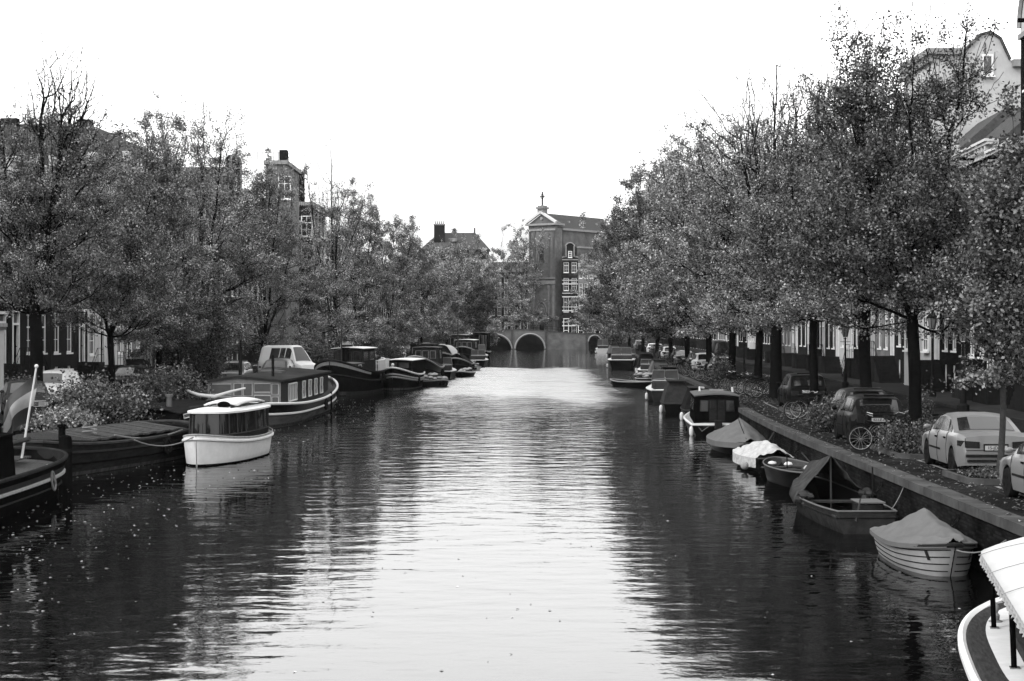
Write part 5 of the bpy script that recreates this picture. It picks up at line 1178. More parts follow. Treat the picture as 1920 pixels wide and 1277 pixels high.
def whiteboat():
    t = boat('saloon_boat', 'white hulled boat with a wraparound dark glazed cabin', 'boat', -10.25, 61.6, R(180-7), GB_L)
    h = Hull(7.6, 2.3, .82, 1.08, .95, 'round', bowp=2.3, bowq=.62, flare=.86, rake=.1, n=46)
    h.shell().build('hull', M['white'], t, True); h.rim(.055, .86, .02).build('rubbing_strake', M['white'], t, True); h.rim(.03, 1.0).build('gunwale', M['offwhite'], t)
    b_ = h.band(-.0, .06, .015); b_.build('waterline_band', M['black'], t)
    h.deck(.0, 1, -.05, .02).build('deck', M['offwhite'], t)
    # glazed cabin with curved ends: local +Y is the bow (towards the camera)
    y0, y1 = -3.35, 2.7
    def loop(ins, z, n=40):
        out = []
        for k in range(n):
            u = 2*math.pi*k/n; c, s_ = math.cos(u), math.sin(u); out.append(((.95-ins)*math.copysign(abs(c)**.55, c), (y0+y1)/2+((y1-y0)/2-ins)*math.copysign(abs(s_)**.75, s_), z))
        return out
    MB().grid([loop(0, .78), loop(.0, 1.02)], True).build('coaming', M['dwood'], t)
    g = MB().grid([loop(.015, 1.02), loop(.05, 1.72)], True); g.build('glazing', mat('tinted glass', .008, .05, .3, 2, spec=.8), t, True)
    a, b = loop(-.005, 1.0), loop(.03, 1.74); pm = MB()
    for k in range(0, 40, 2): pm.beam(a[k], b[k], .045, .045)
    pm.tube(a, .03, 4, closed=True); pm.tube(b, .03, 4, closed=True); pm.build('cabin_frame', M['wood'], t)
    cu = MB()
    for k in (5, 6, 13, 14, 26, 31): p, q = Vector(loop(.12, 1.05)[k]), Vector(loop(.12, 1.7)[k]); d = (Vector(loop(.12,1.05)[(k+1) % 40])-p)*.7; cu.add([p, p+d, q+d*.4, q], [(0,1,2,3)])
    cu.build('curtain', M['curtain'], t)
    r = MB(); r.grid([loop(-.08, 1.74), loop(-.08, 1.80), loop(.2, 1.86), loop(.6, 1.89), loop(1.0, 1.90)], True); r.build('roof', M['white'], t, True)
    r = MB()
    rows = []
    for v in np.linspace(0, 1, 9): rows.append([(.62*u, -2.7+3.6*v, 2.02+.10*(1-u*u)-.08*abs(2*v-1)**3) for u in np.linspace(-1, 1, 9)])
    r.grid(rows); r.build('raised_roof', M['white'], t, True, solid=.06)
    for x, y in ((-.5,-2.4),(.5,-2.4),(-.5,.6),(.5,.6)): MB().tube([(x, y, 1.85), (x, y, 2.02)], .03, 6).build('roof_support', M['white'], t)
    MB().ball((-.2, 1.2, 1.98), .16, 10, 6, (1.5,1,.8)).build('horn', M['black'], t, True)
    for x in (-.75, .75): MB().tube([(x, -2.8, 1.93), (x, 2.2, 1.93)], .025, 5).build('handrail', M['wood'], t)
    MB().ball((.75, -1.2, 1.12), .09, 8, 6).build('white_lamp', M['white'], t)
    rope(t, (.1, 3.75, 1.0), (1.6, 5.4, 1.0), .25, .02)
whiteboat()
def houseboat():
    xc, yc = -12.75, 91.0; t = boat('houseboat', 'long converted barge with a flat roofed deckhouse and pale panelled end wall', 'houseboat', xc, yc, R(-1.5), GB_L)
    h = Hull(24, 5.4, .95, 1.95, 1.2, 'round', bowp=4.0, bowq=.5, flare=.9, rake=.3, n=60)
    h.shell().build('hull', mat('weathered steel', .06, .55, .45, 1.5, stretch=(1,.4,3)), t, True); h.rim(.07, 1.0).build('gunwale', M['white'], t, True); h.rim(.06, .56, .02).build('white_strake', M['white'], t, True)
    h.band(.58, .96, .015).build('painted_topside', M['darkhull'], t); h.deck(.02, .98, -.2, .08, .04, 30).build('deck', M['deck'], t)
    z0, z1 = .78, 2.15; x0, x1 = -1.55, 1.95; y0, y1 = -9.4, 7.5
    # deckhouse
    dk = mat('stained boards', .03, .6, .3, 3, stretch=(1,1,14))
    MB().prism([(x0, z0), (x1, z0), (x1, z1), ((x0+x1)/2-.3, z1+.2), (x0, z1)], y0, y1).build('deckhouse', dk, t)
    xm = (x0+x1)/2-.3; r = MB(); 
    r.add([(x0-.15,y0-.2,z1+.0),(xm,y0-.2,z1+.22),(x1+.15,y0-.2,z1+.02),(x0-.15,y1+.2,z1),(xm,y1+.2,z1+.22),(x1+.15,y1+.2,z1+.02)], [(0,1,4,3),(1,2,5,4)])
    r.build('roof', mat('roofing felt', .03, .85, .3, 1.0, stretch=(1,.5,1)), t, solid=.1)
    # panelled end wall facing the camera
    W = x1-x0; f = MB(); pn = MB()
    f.add([(x0,y0-.03,z0),(x1,y0-.03,z0),(x1,y0-.03,z1),(xm,y0-.03,z1+.18),(x0,y0-.03,z1)], [(0,1,2,3,4)])
    f.build('end_wall', M['offwhite'], t)
    for a, b, c, d in ((.04,.32,.55,.9),(.36,.47,.5,.92),(.49,.61,.5,.92),(.64,.86,.62,.92),(.04,.32,.12,.45),(.64,.86,.1,.5),(.88,.97,.55,.9),(.88,.97,.1,.45)):
        xa, xb = x0+W*a, x0+W*b; g = MB(); g.box(xa, xb, y0-.06, y0-.045, z0+(z1-z0)*c, z0+(z1-z0)*d); gl = g.build('panel', M['canvas'], t)
        MB().tube([(xa,y0-.07,z0+(z1-z0)*c),(xb,y0-.07,z0+(z1-z0)*c),(xb,y0-.07,z0+(z1-z0)*d),(xa,y0-.07,z0+(z1-z0)*d)], .022, 4, closed=True).build('frame', M['white'], gl)
    # side windows
    for k, (ya, yb) in enumerate(((-7.2,-4.6),(-2.6,-1.7),(-.4,.5),(1.8,2.7),(4.0,4.9))):
        g = MB(); g.box(x1+.003, x1+.015, ya, yb, z0+.3, z1-.22); gl = g.build('window', M['curtain' if k == 0 else 'glass'], t)
        fr = MB(); fr.tube([(x1+.03,ya,z0+.3),(x1+.03,yb,z0+.3),(x1+.03,yb,z1-.22),(x1+.03,ya,z1-.22)], .05, 4, closed=True)
        if k == 0:
            for q in range(1, 5): fr.box(x1+.02, x1+.05, ya+q*.52-.04, ya+q*.52+.04, z0+.3, z1-.22)
        fr.build('frame', M['white'], gl)
    MB().tube([(-2.4,-11.0,1.6),(-2.1,-11.6,1.8),(-1.5,-11.9,1.6),(-.8,-11.6,1.5),(-.2,-11.0,1.7),(.4,-10.3,1.85)], [.05,.06,.08,.09,.07,.05], 8).build('tiller', M['white'], t, True)
    MB().tube([(1.1,-6.6,z1), (1.1,-6.6,z1+1.2)], .07, 8).build('stove_pipe', M['iron'], t); MB().tube([(-1.0,-4,z1), (-1.0,-4,z1+1.6)], .09, 8).build('stove_pipe', M['iron'], t)
    MB().box(-.4, .8, -2, -.8, z1+.2, z1+.32).build('roof_hatch', M['canvas'], t)
    MB().tube([(2.72, 3.0, 1.2), (2.75, 3.0, -1)], .05, 6).build('mooring_pole', M['tar'], t)
    fender(t, 2.7, 6.0, .75, 'rubber'); MB().lathe([(.1,0),(.1,.4),(.14,.42),(.14,.5)], .6, 11.0, 10, 1.6).build('bollard', M['tar'], t)
    for yy in (8.4, 9.4, 10.2): MB().tube([(2.1-.2*(yy-8.4), yy, 1.3), (2.1-.2*(yy-8.4), yy, 2.2)], .02, 5).build('stanchion', M['iron'], t)
    clutter(t, h, 11, 3, gear=False)
    fp = MB(); 
    for k in range(6): fp.lathe([(.16,0),(.2,.3),(.22,.32)], -1.9+.35*k, -10.2+.1*(k%3), 8, .95)
    fp.build('flower_pot', M['mcanvas'], t)
houseboat()
def tug():
    t = boat('tug_boat', 'dark tug with a varnished wheelhouse under a white roof', 'boat', -11.75, 124.5, R(174), GB_L)
    h = Hull(15, 4.0, 1.5, 2.5, 1.7, 'round', bowp=2.6, bowq=.6, flare=.86, rake=.5, n=36)
    h.shell().build('hull', M['tar'], t, True); h.rim(.09, 1.0, t0=0, t1=1).build('gunwale', M['dwood'], t); h.band(.86, .98, .02, .62, 1).build('white_bow_band', M['offwhite'], t); h.rim(.07, .6, .03).build('fender_strake', M['dwood'], t)
    h.band(.0, .12, .02, .3, .95).build('waterline_band', M['greyhull'], t)
    h.deck(.02, .98, -.1, .08).build('deck', M['mcanvas'], t)
    c, r = cabin(t, h, -3.6, 1.2, 2.35, 2.2, 1.5, 3.2, 'dwood', .07, wins=[('front', .07, .3), ('front', .36, .64), ('front', .7, .93), ('left', .1, .45), ('left', .55, .9), ('right', .1, .45)], over=.18, fr='wood', name='wheelhouse', wz=(.5,.86))
    c2, r2 = cabin(t, h, 1.3, 4.2, 2.6, 1.7, 1.5, 2.15, 'greyhull', .1, wins=[('left', .2, .4), ('left', .6, .8)], fr='white', roofm='canvas')
    MB().lathe([(.28,0),(.26,1.0),(.3,1.02),(.3,1.1)], 0, 1.9, 12, 2.2).build('funnel', M['black'], t)
    MB().tube([(0,3.4,2.1),(0,3.4,4.6)], .05, 6).build('mast', M['wood'], t); MB().tube([(0,3.4,3.2),(1.4,6.2,2.7)], .04, 6).build('boom', M['wood'], t)
    rl = MB()
    for k in range(10): q = .06+.05*k; p = h.pt(q, -1, 1, -.1); rl.tube([p, (p[0], p[1], p[2]+.8)], .03, 4)
    rl.tube([(h.pt(q,-1,1,-.1)[0], h.y(q), h.zs(q)+.8) for q in np.linspace(.06, .52, 10)], .03, 4); rl.build('rail', M['white'], t)
    MB().box(-1.75, -1.2, -6.4, -4.6, 1.5, 2.35).build('deck_locker', M['white'], t); clutter(t, h, 3)
tug()
def striped():
    t = boat('barge', 'dark boat right of the tug whose bow carries white V shaped stripes', 'barge', -8.5, 133.0, R(176), GB_L)
    h = Hull(12, 2.75, 1.1, 1.75, 1.3, 'round', bowp=2.4, bowq=.62, flare=.85, n=32)
    h.shell().build('hull', M['tar'], t, True)
    for f in (1.0, .72, .6): h.rim(.07, f, .02, t0=.0, t1=1).build('white_stripe', M['white' if f == 1.0 else 'offwhite'], t)
    h.deck(.02, .98, -.05, .06).build('deck', M['dcanvas'], t)
    c, r = cabin(t, h, -4.5, 2.8, 2.4, 2.2, 1.2, 2.2, 'black', .08, wins=[('front', .1, .45), ('front', .55, .9), ('right', .2, .4)], fr='dwood', over=.1)
    MB().ball((0, 5.7, 1.95), .12, 8, 6).build('bow_lamp', M['white'], t); clutter(t, h, 5, 2, gear=False)
striped()
def genericL(x, y, lab, L, W, zm, zb, hm, cover=None, cab=None, rot=180, mastx=None, name='barge', cat='barge'):
    t = boat(name, lab, cat, x, y, R(rot)+headL(y), GB_L)
    h = Hull(L, W, zm, zb, zm*1.15, 'round', bowp=3.0, bowq=.55, flare=.82, rake=.6, n=28)
    h.shell().build('hull', M[hm], t, True); h.rim(.08).build('gunwale', M['offwhite'], t); h.rim(.05, .6, .02).build('rubbing_strake', M['greyhull'], t); h.deck(.02, .98, -.06, .06).build('deck', M['deck'], t)
    if cover:
        m_, z, p = cover; h.tent(lambda q: z*min(1, 6*q, 6*(1-q)), .08, .85, over=-.1, drop=0, wr=.05, p=p).build('cover', M[m_], t, True)
    if cab:
        y0, y1, zz, m_, rm = cab; cabin(t, h, y0, y1, W*.78, W*.7, zm-.05, zz, m_, .08, wins=[('front', .1, .32), ('front', .38, .62), ('front', .68, .9), ('right', .1, .3), ('right', .4, .6), ('left', .4, .6)], roofm=rm, fr='offwhite', over=.12, name='wheelhouse')
    clutter(t, h, int(y)+7)
    if mastx: MB().tube([(0, mastx, zm), (0, mastx, zm+mastx*0+4.5)], .06, 6).build('mast', M['wood'], t)
    return t
genericL(-11.3, 143, 'grey covered barge with a sloping flat deck just beyond the tug', 12, 4.2, 1.2, 1.9, 'darkhull', ('canvas', .6, 3), None)
genericL(-8.0, 152, 'barge with a bold round pale-rimmed bow behind the V striped boat', 13, 3.4, 1.2, 2.3, 'darkhull', ('mcanvas', .6, 2), (-6, -3, 2.9, 'dwood', 'canvas'))
skiff(-6.3, 139, 'small light boat lying off the round bowed barge on the left', 5.5, 2.0, 'greyhull', side=-1, rot=R(200), cargo=5)
genericL(-9.2, 172, 'dark barge with a draped canvas wheelhouse', 13, 3.6, 1.2, 1.9, 'tar', ('dcanvas', .8, 1.5), (-5, -1, 3.0, 'dcanvas', 'mcanvas'))
genericL(-5.6, 181, 'low dark sloop with a slim hull outside the draped wheelhouse barge', 11, 2.8, .9, 1.6, 'tar', ('dcanvas', .9, 1.3), None, mastx=1.5, name='sailing_boat', cat='boat')
genericL(-7.9, 200, 'barge under a white domed cover', 13, 3.6, 1.2, 1.9, 'darkhull', ('lcanvas', 1.4, 2.2), None)
genericL(-6.1, 226, 'barge with stacked white rails on its bow', 13, 3.6, 1.4, 2.3, 'darkhull', None, (-4, 3, 3.1, 'dwood', 'white'))
genericL(-7.4, 240, 'barge with a pale flat wheelhouse roof near the far end of the left quay', 13, 3.6, 1.3, 2.0, 'tar', None, (-4, 4, 3.7, 'dwood', 'offwhite'))
def farbox():
    t = boat('houseboat', 'tall dark boxy houseboat with a pale end, last on the left before the bridge', 'houseboat', -5.3, 272, headL(270)+R(180), GB_L)
    h = Hull(14, 3.6, .9, 1.2, .9, 'round', bowp=3, bowq=.5, n=20); h.shell().build('hull', M['tar'], t, True); h.rim(.12).build('gunwale', M['offwhite'], t)
    c, r = cabin(t, h, -6, 5.2, 3.2, 3.1, .8, 3.9, 'black', .02, wins=[('front', .6, .75), ('front', .82, .95)], fr='offwhite', roofm='canvas', over=.1, wz=(.1,.9))
farbox()
# ------------------------------------------------------------------ cars
PAINT = {}
def paint(k, v, metal=0.0):
    return mat('car paint '+k, v, .35, .04, 2, metal=metal, spec=.1 if v > .05 else .03, coat=.3 if v > .05 else .0)
CP = dict(silver=paint('silver', .13, .1), black=paint('black', .005), white=paint('white', .4), grey=paint('grey', .06), dark=paint('dark', .015), red=paint('mid', .04))
# kind: length, width, belt line [(x,z)], roof [(x,z)] (x: + front), wheels
KINDS = dict(
 sedan=dict(L=4.47, W=1.74, belt=[(-2.23,.62),(-2.2,.93),(-1.9,1.0),(-1.35,.99),(.9,.93),(1.1,.9),(1.95,.77),(2.2,.6),(2.23,.45)], roof=[(-1.45,0),(-.75,.36),(-.3,.42),(.15,.43),(.45,.38),(1.12,0)], wx=(-1.36,1.37), wr=.31, glass=[(-1.22,-.95),(-.9,-.1),(0,.8)], h=1.41),
 hatch=dict(L=3.95, W=1.69, belt=[(-1.97,.6),(-1.95,.9),(-1.7,.96),(.9,.92),(1.1,.88),(1.75,.74),(1.95,.55),(1.97,.45)], roof=[(-1.93,0),(-1.5,.42),(-1.0,.5),(.1,.5),(.4,.42),(1.1,0)], wx=(-1.22,1.25), wr=.3, glass=[(-1.6,-1.0),(-.9,0),(.1,.75)], h=1.45),
 estate=dict(L=4.5, W=1.76, belt=[(-2.25,.62),(-2.2,.92),(-2.0,.99),(.9,.95),(1.15,.92),(2.0,.78),(2.22,.58),(2.25,.45)], roof=[(-2.15,0),(-1.85,.45),(-1.2,.54),(.2,.53),(.5,.45),(1.15,0)], wx=(-1.35,1.38), wr=.32, glass=[(-1.85,-1.05),(-.95,-.05),(.05,.85)], h=1.55),
 van=dict(L=5.6, W=1.95, belt=[(-2.8,.6),(-2.78,1.2),(1.5,1.25),(1.95,1.15),(2.6,.95),(2.78,.6),(2.8,.5)], roof=[(-2.78,0),(-2.7,1.12),(-2.2,1.2),(.9,1.2),(1.15,1.1),(1.95,0)], wx=(-1.7,1.8), wr=.34, glass=[(-1.3,-.2),(-.1,.5),(.6,1.3)], h=2.5),
)
def make_car(label, kind, pm, x, y, rz, group, plate=None, cat='car', lod=2, z=GZ, name='parked_car'):
    K = KINDS[kind]; t = thing(name, label, cat, (x, y, z), rz, group); L, W = K['L'], K['W']; m = CP[pm]
    bx, bz = zip(*K['belt']); rx, rzz = zip(*K['roof'])
    belt = lambda q: float(np.interp(q, bx, bz))
    def rf(q): return float(np.interp(q, rx, rzz)) if rx[0] < q < rx[-1] else 0.0
    def wd(q):
        e = max(0, (abs(q)-(L/2-.55))/.55); return W/2*(1-.17*e**2.2)
    R_ = K['wr']
    def low(q):
        z_ = .2+.06*max(0, (abs(q)-(L/2-.4))/.4)
        for wx in K['wx']:
            d = abs(q-wx)
            if d < R_+.06: z_ = max(z_, R_+math.sqrt(max(0, (R_+.06)**2-d*d)))
        return z_
    xs = set(np.linspace(-L/2, L/2, 15))|set(bx)|set(rx)
    for wx in K['wx']:
        for a in np.linspace(0, math.pi, 11): xs.add(wx+(R_+.059)*math.cos(a))
    xs = sorted(xs)
    def sec(q):
        w_, b, h, l = wd(q), belt(q), rf(q), low(q); l = min(l, b-.06)
        return [(w_-.03, l), (w_, l+(b-l)*.2), (w_+.01, l+(b-l)*.6), (w_-.02, b-.05), (w_-.06, b), (w_-.07-.27*h, b+h*.9), (w_-.14-.3*h, b+h), ((w_-.14-.3*h)*.55, b+h+.03), (0, b+h+.035)]
    mb = MB(); rows = []
    for q in xs:
        s_ = sec(q); rows.append([(-p[0], q, p[1]) for p in s_]+[(p[0], q, p[1]) for p in s_[::-1][1:]])
    mb.grid(rows); k = len(rows[0]); mb.f.append(tuple(range(k))); mb.f.append(tuple(range((len(rows)-1)*k, len(rows)*k))[::-1])
    body = mb.build('body', m, t, True)
    u = MB(); u.box(-W/2+.16, W/2-.16, -L/2+.15, L/2-.15, .17, .55); u.build('underbody', M['rubber'], t)
    if hasattr(body.data, 'use_auto_smooth'): pass
    # glass
    for a, b in K['glass']:
        for sd_ in (-1, 1):
            gs = MB()
            r_ = []
            for q in np.linspace(a, b, 6):
                s_ = sec(q); p, r2 = s_[4], s_[5]; h = rf(q)
                if h < .06: continue
                f = lambda v: (sd_*(p[0]+(r2[0]-p[0])*v+.012), q, p[1]+(r2[1]-p[1])*v)
                r_.append([f(.06), f(.94)])
            if len(r_) > 1: gs.grid(r_).build('side_window', M['carglass'], t)
    def screen(q0, q1, nm):
        r_ = []
        for q in np.linspace(q0, q1, 5):
            s_ = sec(q); e = s_[6]; c = s_[8]; mm = s_[7]; off = .012
            sgn = 1 if q > 0 else -1
            r_.append([(-e[0]*.93, q+sgn*off, e[1]+off), (-mm[0], q+sgn*off, mm[1]+off), (0, q+sgn*off, c[1]+off), (mm[0], q+sgn*off, mm[1]+off), (e[0]*.93, q+sgn*off, e[1]+off)])
        return MB().grid(r_).build(nm, M['carglass'], t)
    screen(rx[0]+(rx[1]-rx[0])*.1, rx[0]+(rx[1]-rx[0])*.9, 'rear_window'); screen(rx[-1]-(rx[-1]-rx[-2])*.08, rx[-2]+.04, 'windscreen')
    for wx in K['wx']:
        for sd_ in (-1, 1):
            w_ = MB(); w_.v = []; prof = [(R_-.1, -.1), (R_-.02, -.1), (R_, -.07), (R_, .07), (R_-.02, .1), (R_-.1, .1)]
            o = MB().lathe(prof, 0, 0, 18); o.v = [(sd_*(W/2-.11)+p[2]*sd_, wx+p[0], R_+p[1]) for p in o.v]; wh = o.build('wheel', M['rubber'], t, True)
            o = MB().lathe([(.04, .06), (.09, .09), (R_-.1, .1), (R_-.085, .085)], 0, 0, 18)
            o.v = [(sd_*(W/2-.11)+p[2]*sd_, wx+p[0], R_+p[1]) for p in o.v]; o.build('rim', mat('alloy rim', .11, .5, .1, 4, spec=.1), wh, True)
            if lod > 1:
                o = MB()
                for a in range(5): c, s_ = math.cos(a*1.2566+.3), math.sin(a*1.2566+.3); c2, s2 = math.cos(a*1.2566+.93), math.sin(a*1.2566+.93); rr = R_-.14; o.add([(sd_*(W/2-.004), wx+rr*math.cos(a*1.2566+.93+d), R_+rr*math.sin(a*1.2566+.93+d)) for d in (-.3, .3)]+[(sd_*(W/2-.004), wx+.08*c2, R_+.08*s2)], [(0,1,2)])
                o.build('rim_opening', M['black'], wh)
    yb, zb = -L/2, belt(-L/2+.03)
    we = wd(-L/2)
    # rear lights wrap round the corners
    for sd_ in (-1, 1):
        o = MB(); zl = zb-.21 if kind != 'van' else zb-.3; hh = .17 if kind == 'sedan' else .22
        o.add([(sd_*(we-.34), yb-.012, zl), (sd_*(we-.02), yb-.012, zl+.01), (sd_*(wd(yb+.25)+.02), yb+.25, zl+.05), (sd_*(wd(yb+.25)+.02), yb+.25, zl+hh), (sd_*(we-.02), yb-.012, zl+hh), (sd_*(we-.34), yb-.012, zl+hh-.02)], [(0,1,4,5),(1,2,3,4)])
        o.build('tail_light', mat('lamp lens', .012, .15, .2, 3, spec=.5), t)
        yf = L/2; zf = belt(yf-.06)-.02; o = MB(); wf = wd(yf)
        o.add([(sd_*(wf-.4), yf+.012, zf-.1), (sd_*(wf-.03), yf+.01, zf-.1), (sd_*(wd(yf-.3)+.014), yf-.3, zf), (sd_*(wd(yf-.3)+.014), yf-.3, zf+.13), (sd_*(wf-.03), yf+.01, zf+.04), (sd_*(wf-.4), yf+.012, zf+.04)], [(0,1,4,5),(1,2,3,4)]); o.build('headlight', mat('headlamp', .35, .1, .1, 4, spec=.6), t)
        o = MB(); o.ball((sd_*(wd(.8)+.08), .85, belt(.85)+.08), .09, 8, 5, (1,.6,.75)); o.build('wing_mirror', m, t, True)
    b_ = MB(); b_.box(-we+.05, we-.05, yb-.035, yb-.003, .34, .40); b_.box(-we+.02, we-.02, yb-.045, yb-.003, .46, .52)
    for sd_ in (-1, 1):
        for q0, q1 in zip(np.linspace(-L/2+.05, L/2-.1, 8)[:-1], np.linspace(-L/2+.05, L/2-.1, 8)[1:]):
            if any(min(q0, q1) < wx+R_+.1 and max(q0, q1) > wx-R_-.1 for wx in K['wx']): continue
            b_.add([(sd_*(wd(q0)+.018), q0, .5), (sd_*(wd(q1)+.018), q1, .5), (sd_*(wd(q1)+.018), q1, .55), (sd_*(wd(q0)+.018), q0, .55)], [(0,1,2,3)])
    b_.build('bumper_strip', M['rubber'], t)
    if lod > 1:
        dl = MB()
        for q in ((-.95, .05, 1.0) if kind != 'hatch' else (-.3, .95)):
            for sd_ in (-1, 1):
                s_ = sec(q); dl.tube([(sd_*(s_[i][0]+.006), q, s_[i][1]) for i in (0,1,2,3,4)], .006, 4)
        if kind == 'sedan': dl.tube([(-.72, yb-.004, .9), (-.7, yb-.01, .62), (.7, yb-.01, .62), (.72, yb-.004, .9)], .006, 4)
        dl.build('panel_gap', M['black'], t)
        hd = MB()
        for q in (-.75, .2):
            for sd_ in (-1, 1): hd.box(sd_*(wd(q)+.0)-.02, sd_*(wd(q)+.0)+.02, q-.08, q+.08, belt(q)-.16, belt(q)-.125)
        hd.build('door_handle', M['black'] if pm == 'silver' else m, t)
    zp = .62 if kind == 'sedan' else .72
    MB().box(-.29, .29, yb-.018, yb-.003, zp-.02, zp+.15).build('plate_recess', M['rubber'], t)
    pl = MB(); pl.box(-.26, .26, yb-.028, yb-.02, zp, zp+.11); p_ = pl.build('number_plate', mat('plate', .28, .5, .05, 5), t)
    if plate:
        cu = D.curves.new('plate_text', 'FONT'); cu.body = plate; cu.size = .105; cu.align_x = 'CENTER'; cu.align_y = 'CENTER'; cu.extrude = .002
        o = D.objects.new('plate_text', cu); col.objects.link(o); o.rotation_euler = (R(90), 0, 0); o.location = (0, yb-.031, zp+.055)
        dg = C.evaluated_depsgraph_get(); me = D.meshes.new_from_object(o.evaluated_get(dg)); o2 = D.objects.new('plate_text', me); col.objects.link(o2)
        o2.rotation_euler = o.rotation_euler; o2.location = o.location; me.materials.clear(); me.materials.append(M['black']); o2.parent = p_; D.objects.remove(o)
    if kind == 'hatch' or kind == 'estate': MB().box(-.45, .45, yb+.25 if kind == 'hatch' else yb+.3, yb+.45, belt(-1)+rzz[2]+.0, belt(-1)+rzz[2]+.06).build('roof_spoiler', m, t)
    if kind == 'sedan': MB().box(-.6, .6, yb+.28, yb+.34, .985+.03, 1.03+.03).build('high_brake_lamp', m, t) if False else None
    return t
def carR(y, off, kind, pm, lab, **kw):
    K = KINDS[kind]; return make_car(lab, kind, pm, eR(y)+off+K['W']/2, y, headR(y), 'cars parked along the right quay', **kw)
make_car('silver sedan parked behind a thin street tree planter, seen from behind', 'sedan', 'silver', 11.45, 42.4, headR(42)-R(1), 'cars parked along the right quay', plate='15-JD-BZ')
make_car('silver car cut off by the right edge, its wing mirror showing', 'sedan', 'silver', 10.2+.87, 33.9, headR(34), 'cars parked along the right quay')
make_car('black hatchback with bicycles leaning around it, right of centre', 'hatch', 'black', 10.15+.85, 52.6, headR(52)-R(1.5), 'cars parked along the right quay', plate='82-LZ-HB')
make_car('dark car hidden behind the black hatchback, only its roof and rear showing', 'hatch', 'dark', 11.0+.85, 58.4, headR(58), 'cars parked along the right quay')
make_car('black estate car behind the slim tree trunk, left of the hatchbacks', 'estate', 'black', 11.9+.88, 75.2, headR(75), 'cars parked along the right quay', plate='64-SF-XK')
ck = ['grey', 'silver', 'dark', 'white', 'black', 'red']
rr = random.Random(12)
LABR = ['silver car parked past the bicycle racks, first beyond the shrub box', 'pale car second beyond the shrub box on the right', 'dark car third beyond the shrub box on the right', 'grey car fourth beyond the shrub box on the right',
        'black car fifth beyond the shrub box on the right', 'small pale car sixth beyond the shrub box on the right', 'dark car seventh beyond the shrub box on the right', 'grey car eighth beyond the shrub box on the right', 'pale car ninth beyond the shrub box on the right',
        'dark car tenth beyond the shrub box on the right', 'silver car eleventh beyond the shrub box on the right']
for i, (y, pm, kd) in enumerate(((121, 'silver', 'hatch'), (136, 'white', 'estate'), (142, 'dark', 'hatch'), (160, 'grey', 'sedan'), (166, 'black', 'hatch'), (187, 'white', 'hatch'), (194, 'dark', 'estate'), (220, 'grey', 'hatch'), (232, 'white', 'sedan'), (264, 'dark', 'hatch'), (275, 'silver', 'estate'))):
    carR(y, 1.9, kd, pm, LABR[i], lod=1)
make_car('dark van on the roadway beyond the bicycles on the right', 'van', 'dark', 18.0, 149, headR(149), None, cat='van', lod=1, name='parked_van')
# left quay
def carL(px, y, kind, pm, lab, rz=None, lod=1, **kw):
    return make_car(lab, kind, pm, P1(px, y), y, (headL(y)+math.pi) if rz is None else rz, 'cars parked along the left quay', lod=lod, **kw)
carL(100, 79, 'estate', 'white', 'white estate car half hidden by the shrubs behind the flag', rz=R(180), lod=2)
carL(48, 68, 'sedan', 'dark', 'dark car with a chrome grille facing out just right of the flag staff', rz=R(200), lod=2)
g_ = MB(); 
for k in range(4): g_.box(-.55, .55, 2.245, 2.26, .48+k*.05, .50+k*.05)
g_.tube([(-.6,2.26,.46),(.6,2.26,.46),(.6,2.26,.67),(-.6,2.26,.67)], .015, 4, closed=True); g_.build('grille', M['chrome'], [o for o in D.objects if o.get('label', '').startswith('dark car with a chrome')][0])
carL(245, 92, 'hatch', 'black', 'black hatchback between the doorway elm and the shrubs')
make_car('white delivery van facing the camera behind the houseboat', 'van', 'white', P1(540, 122), 122, R(228), None, cat='van', lod=2, name='delivery_van').scale = (.9, .88, .92)
carL(440, 104, 'hatch', 'grey', 'grey hatchback in front of the white van, behind the houseboat')
carL(520, 109, 'estate', 'red', 'mid grey car covered in leaves between the white van and the houseboat')
for px, y, pm, kd, lab in ((688, 168, 'silver', 'hatch', 'silver car behind the tug wheelhouse'), (745, 186, 'white', 'hatch', 'white car on the left quay right of the tug wheelhouse'), (770, 204, 'dark', 'sedan', 'dark car beside the trunks above the domed cover barge'), (797, 222, 'silver', 'estate', 'silver estate above the domed cover barge'), (712, 176, 'dark', 'estate', 'dark estate between the silver and white cars behind the tug')):
    carL(px, y, kd, pm, lab)
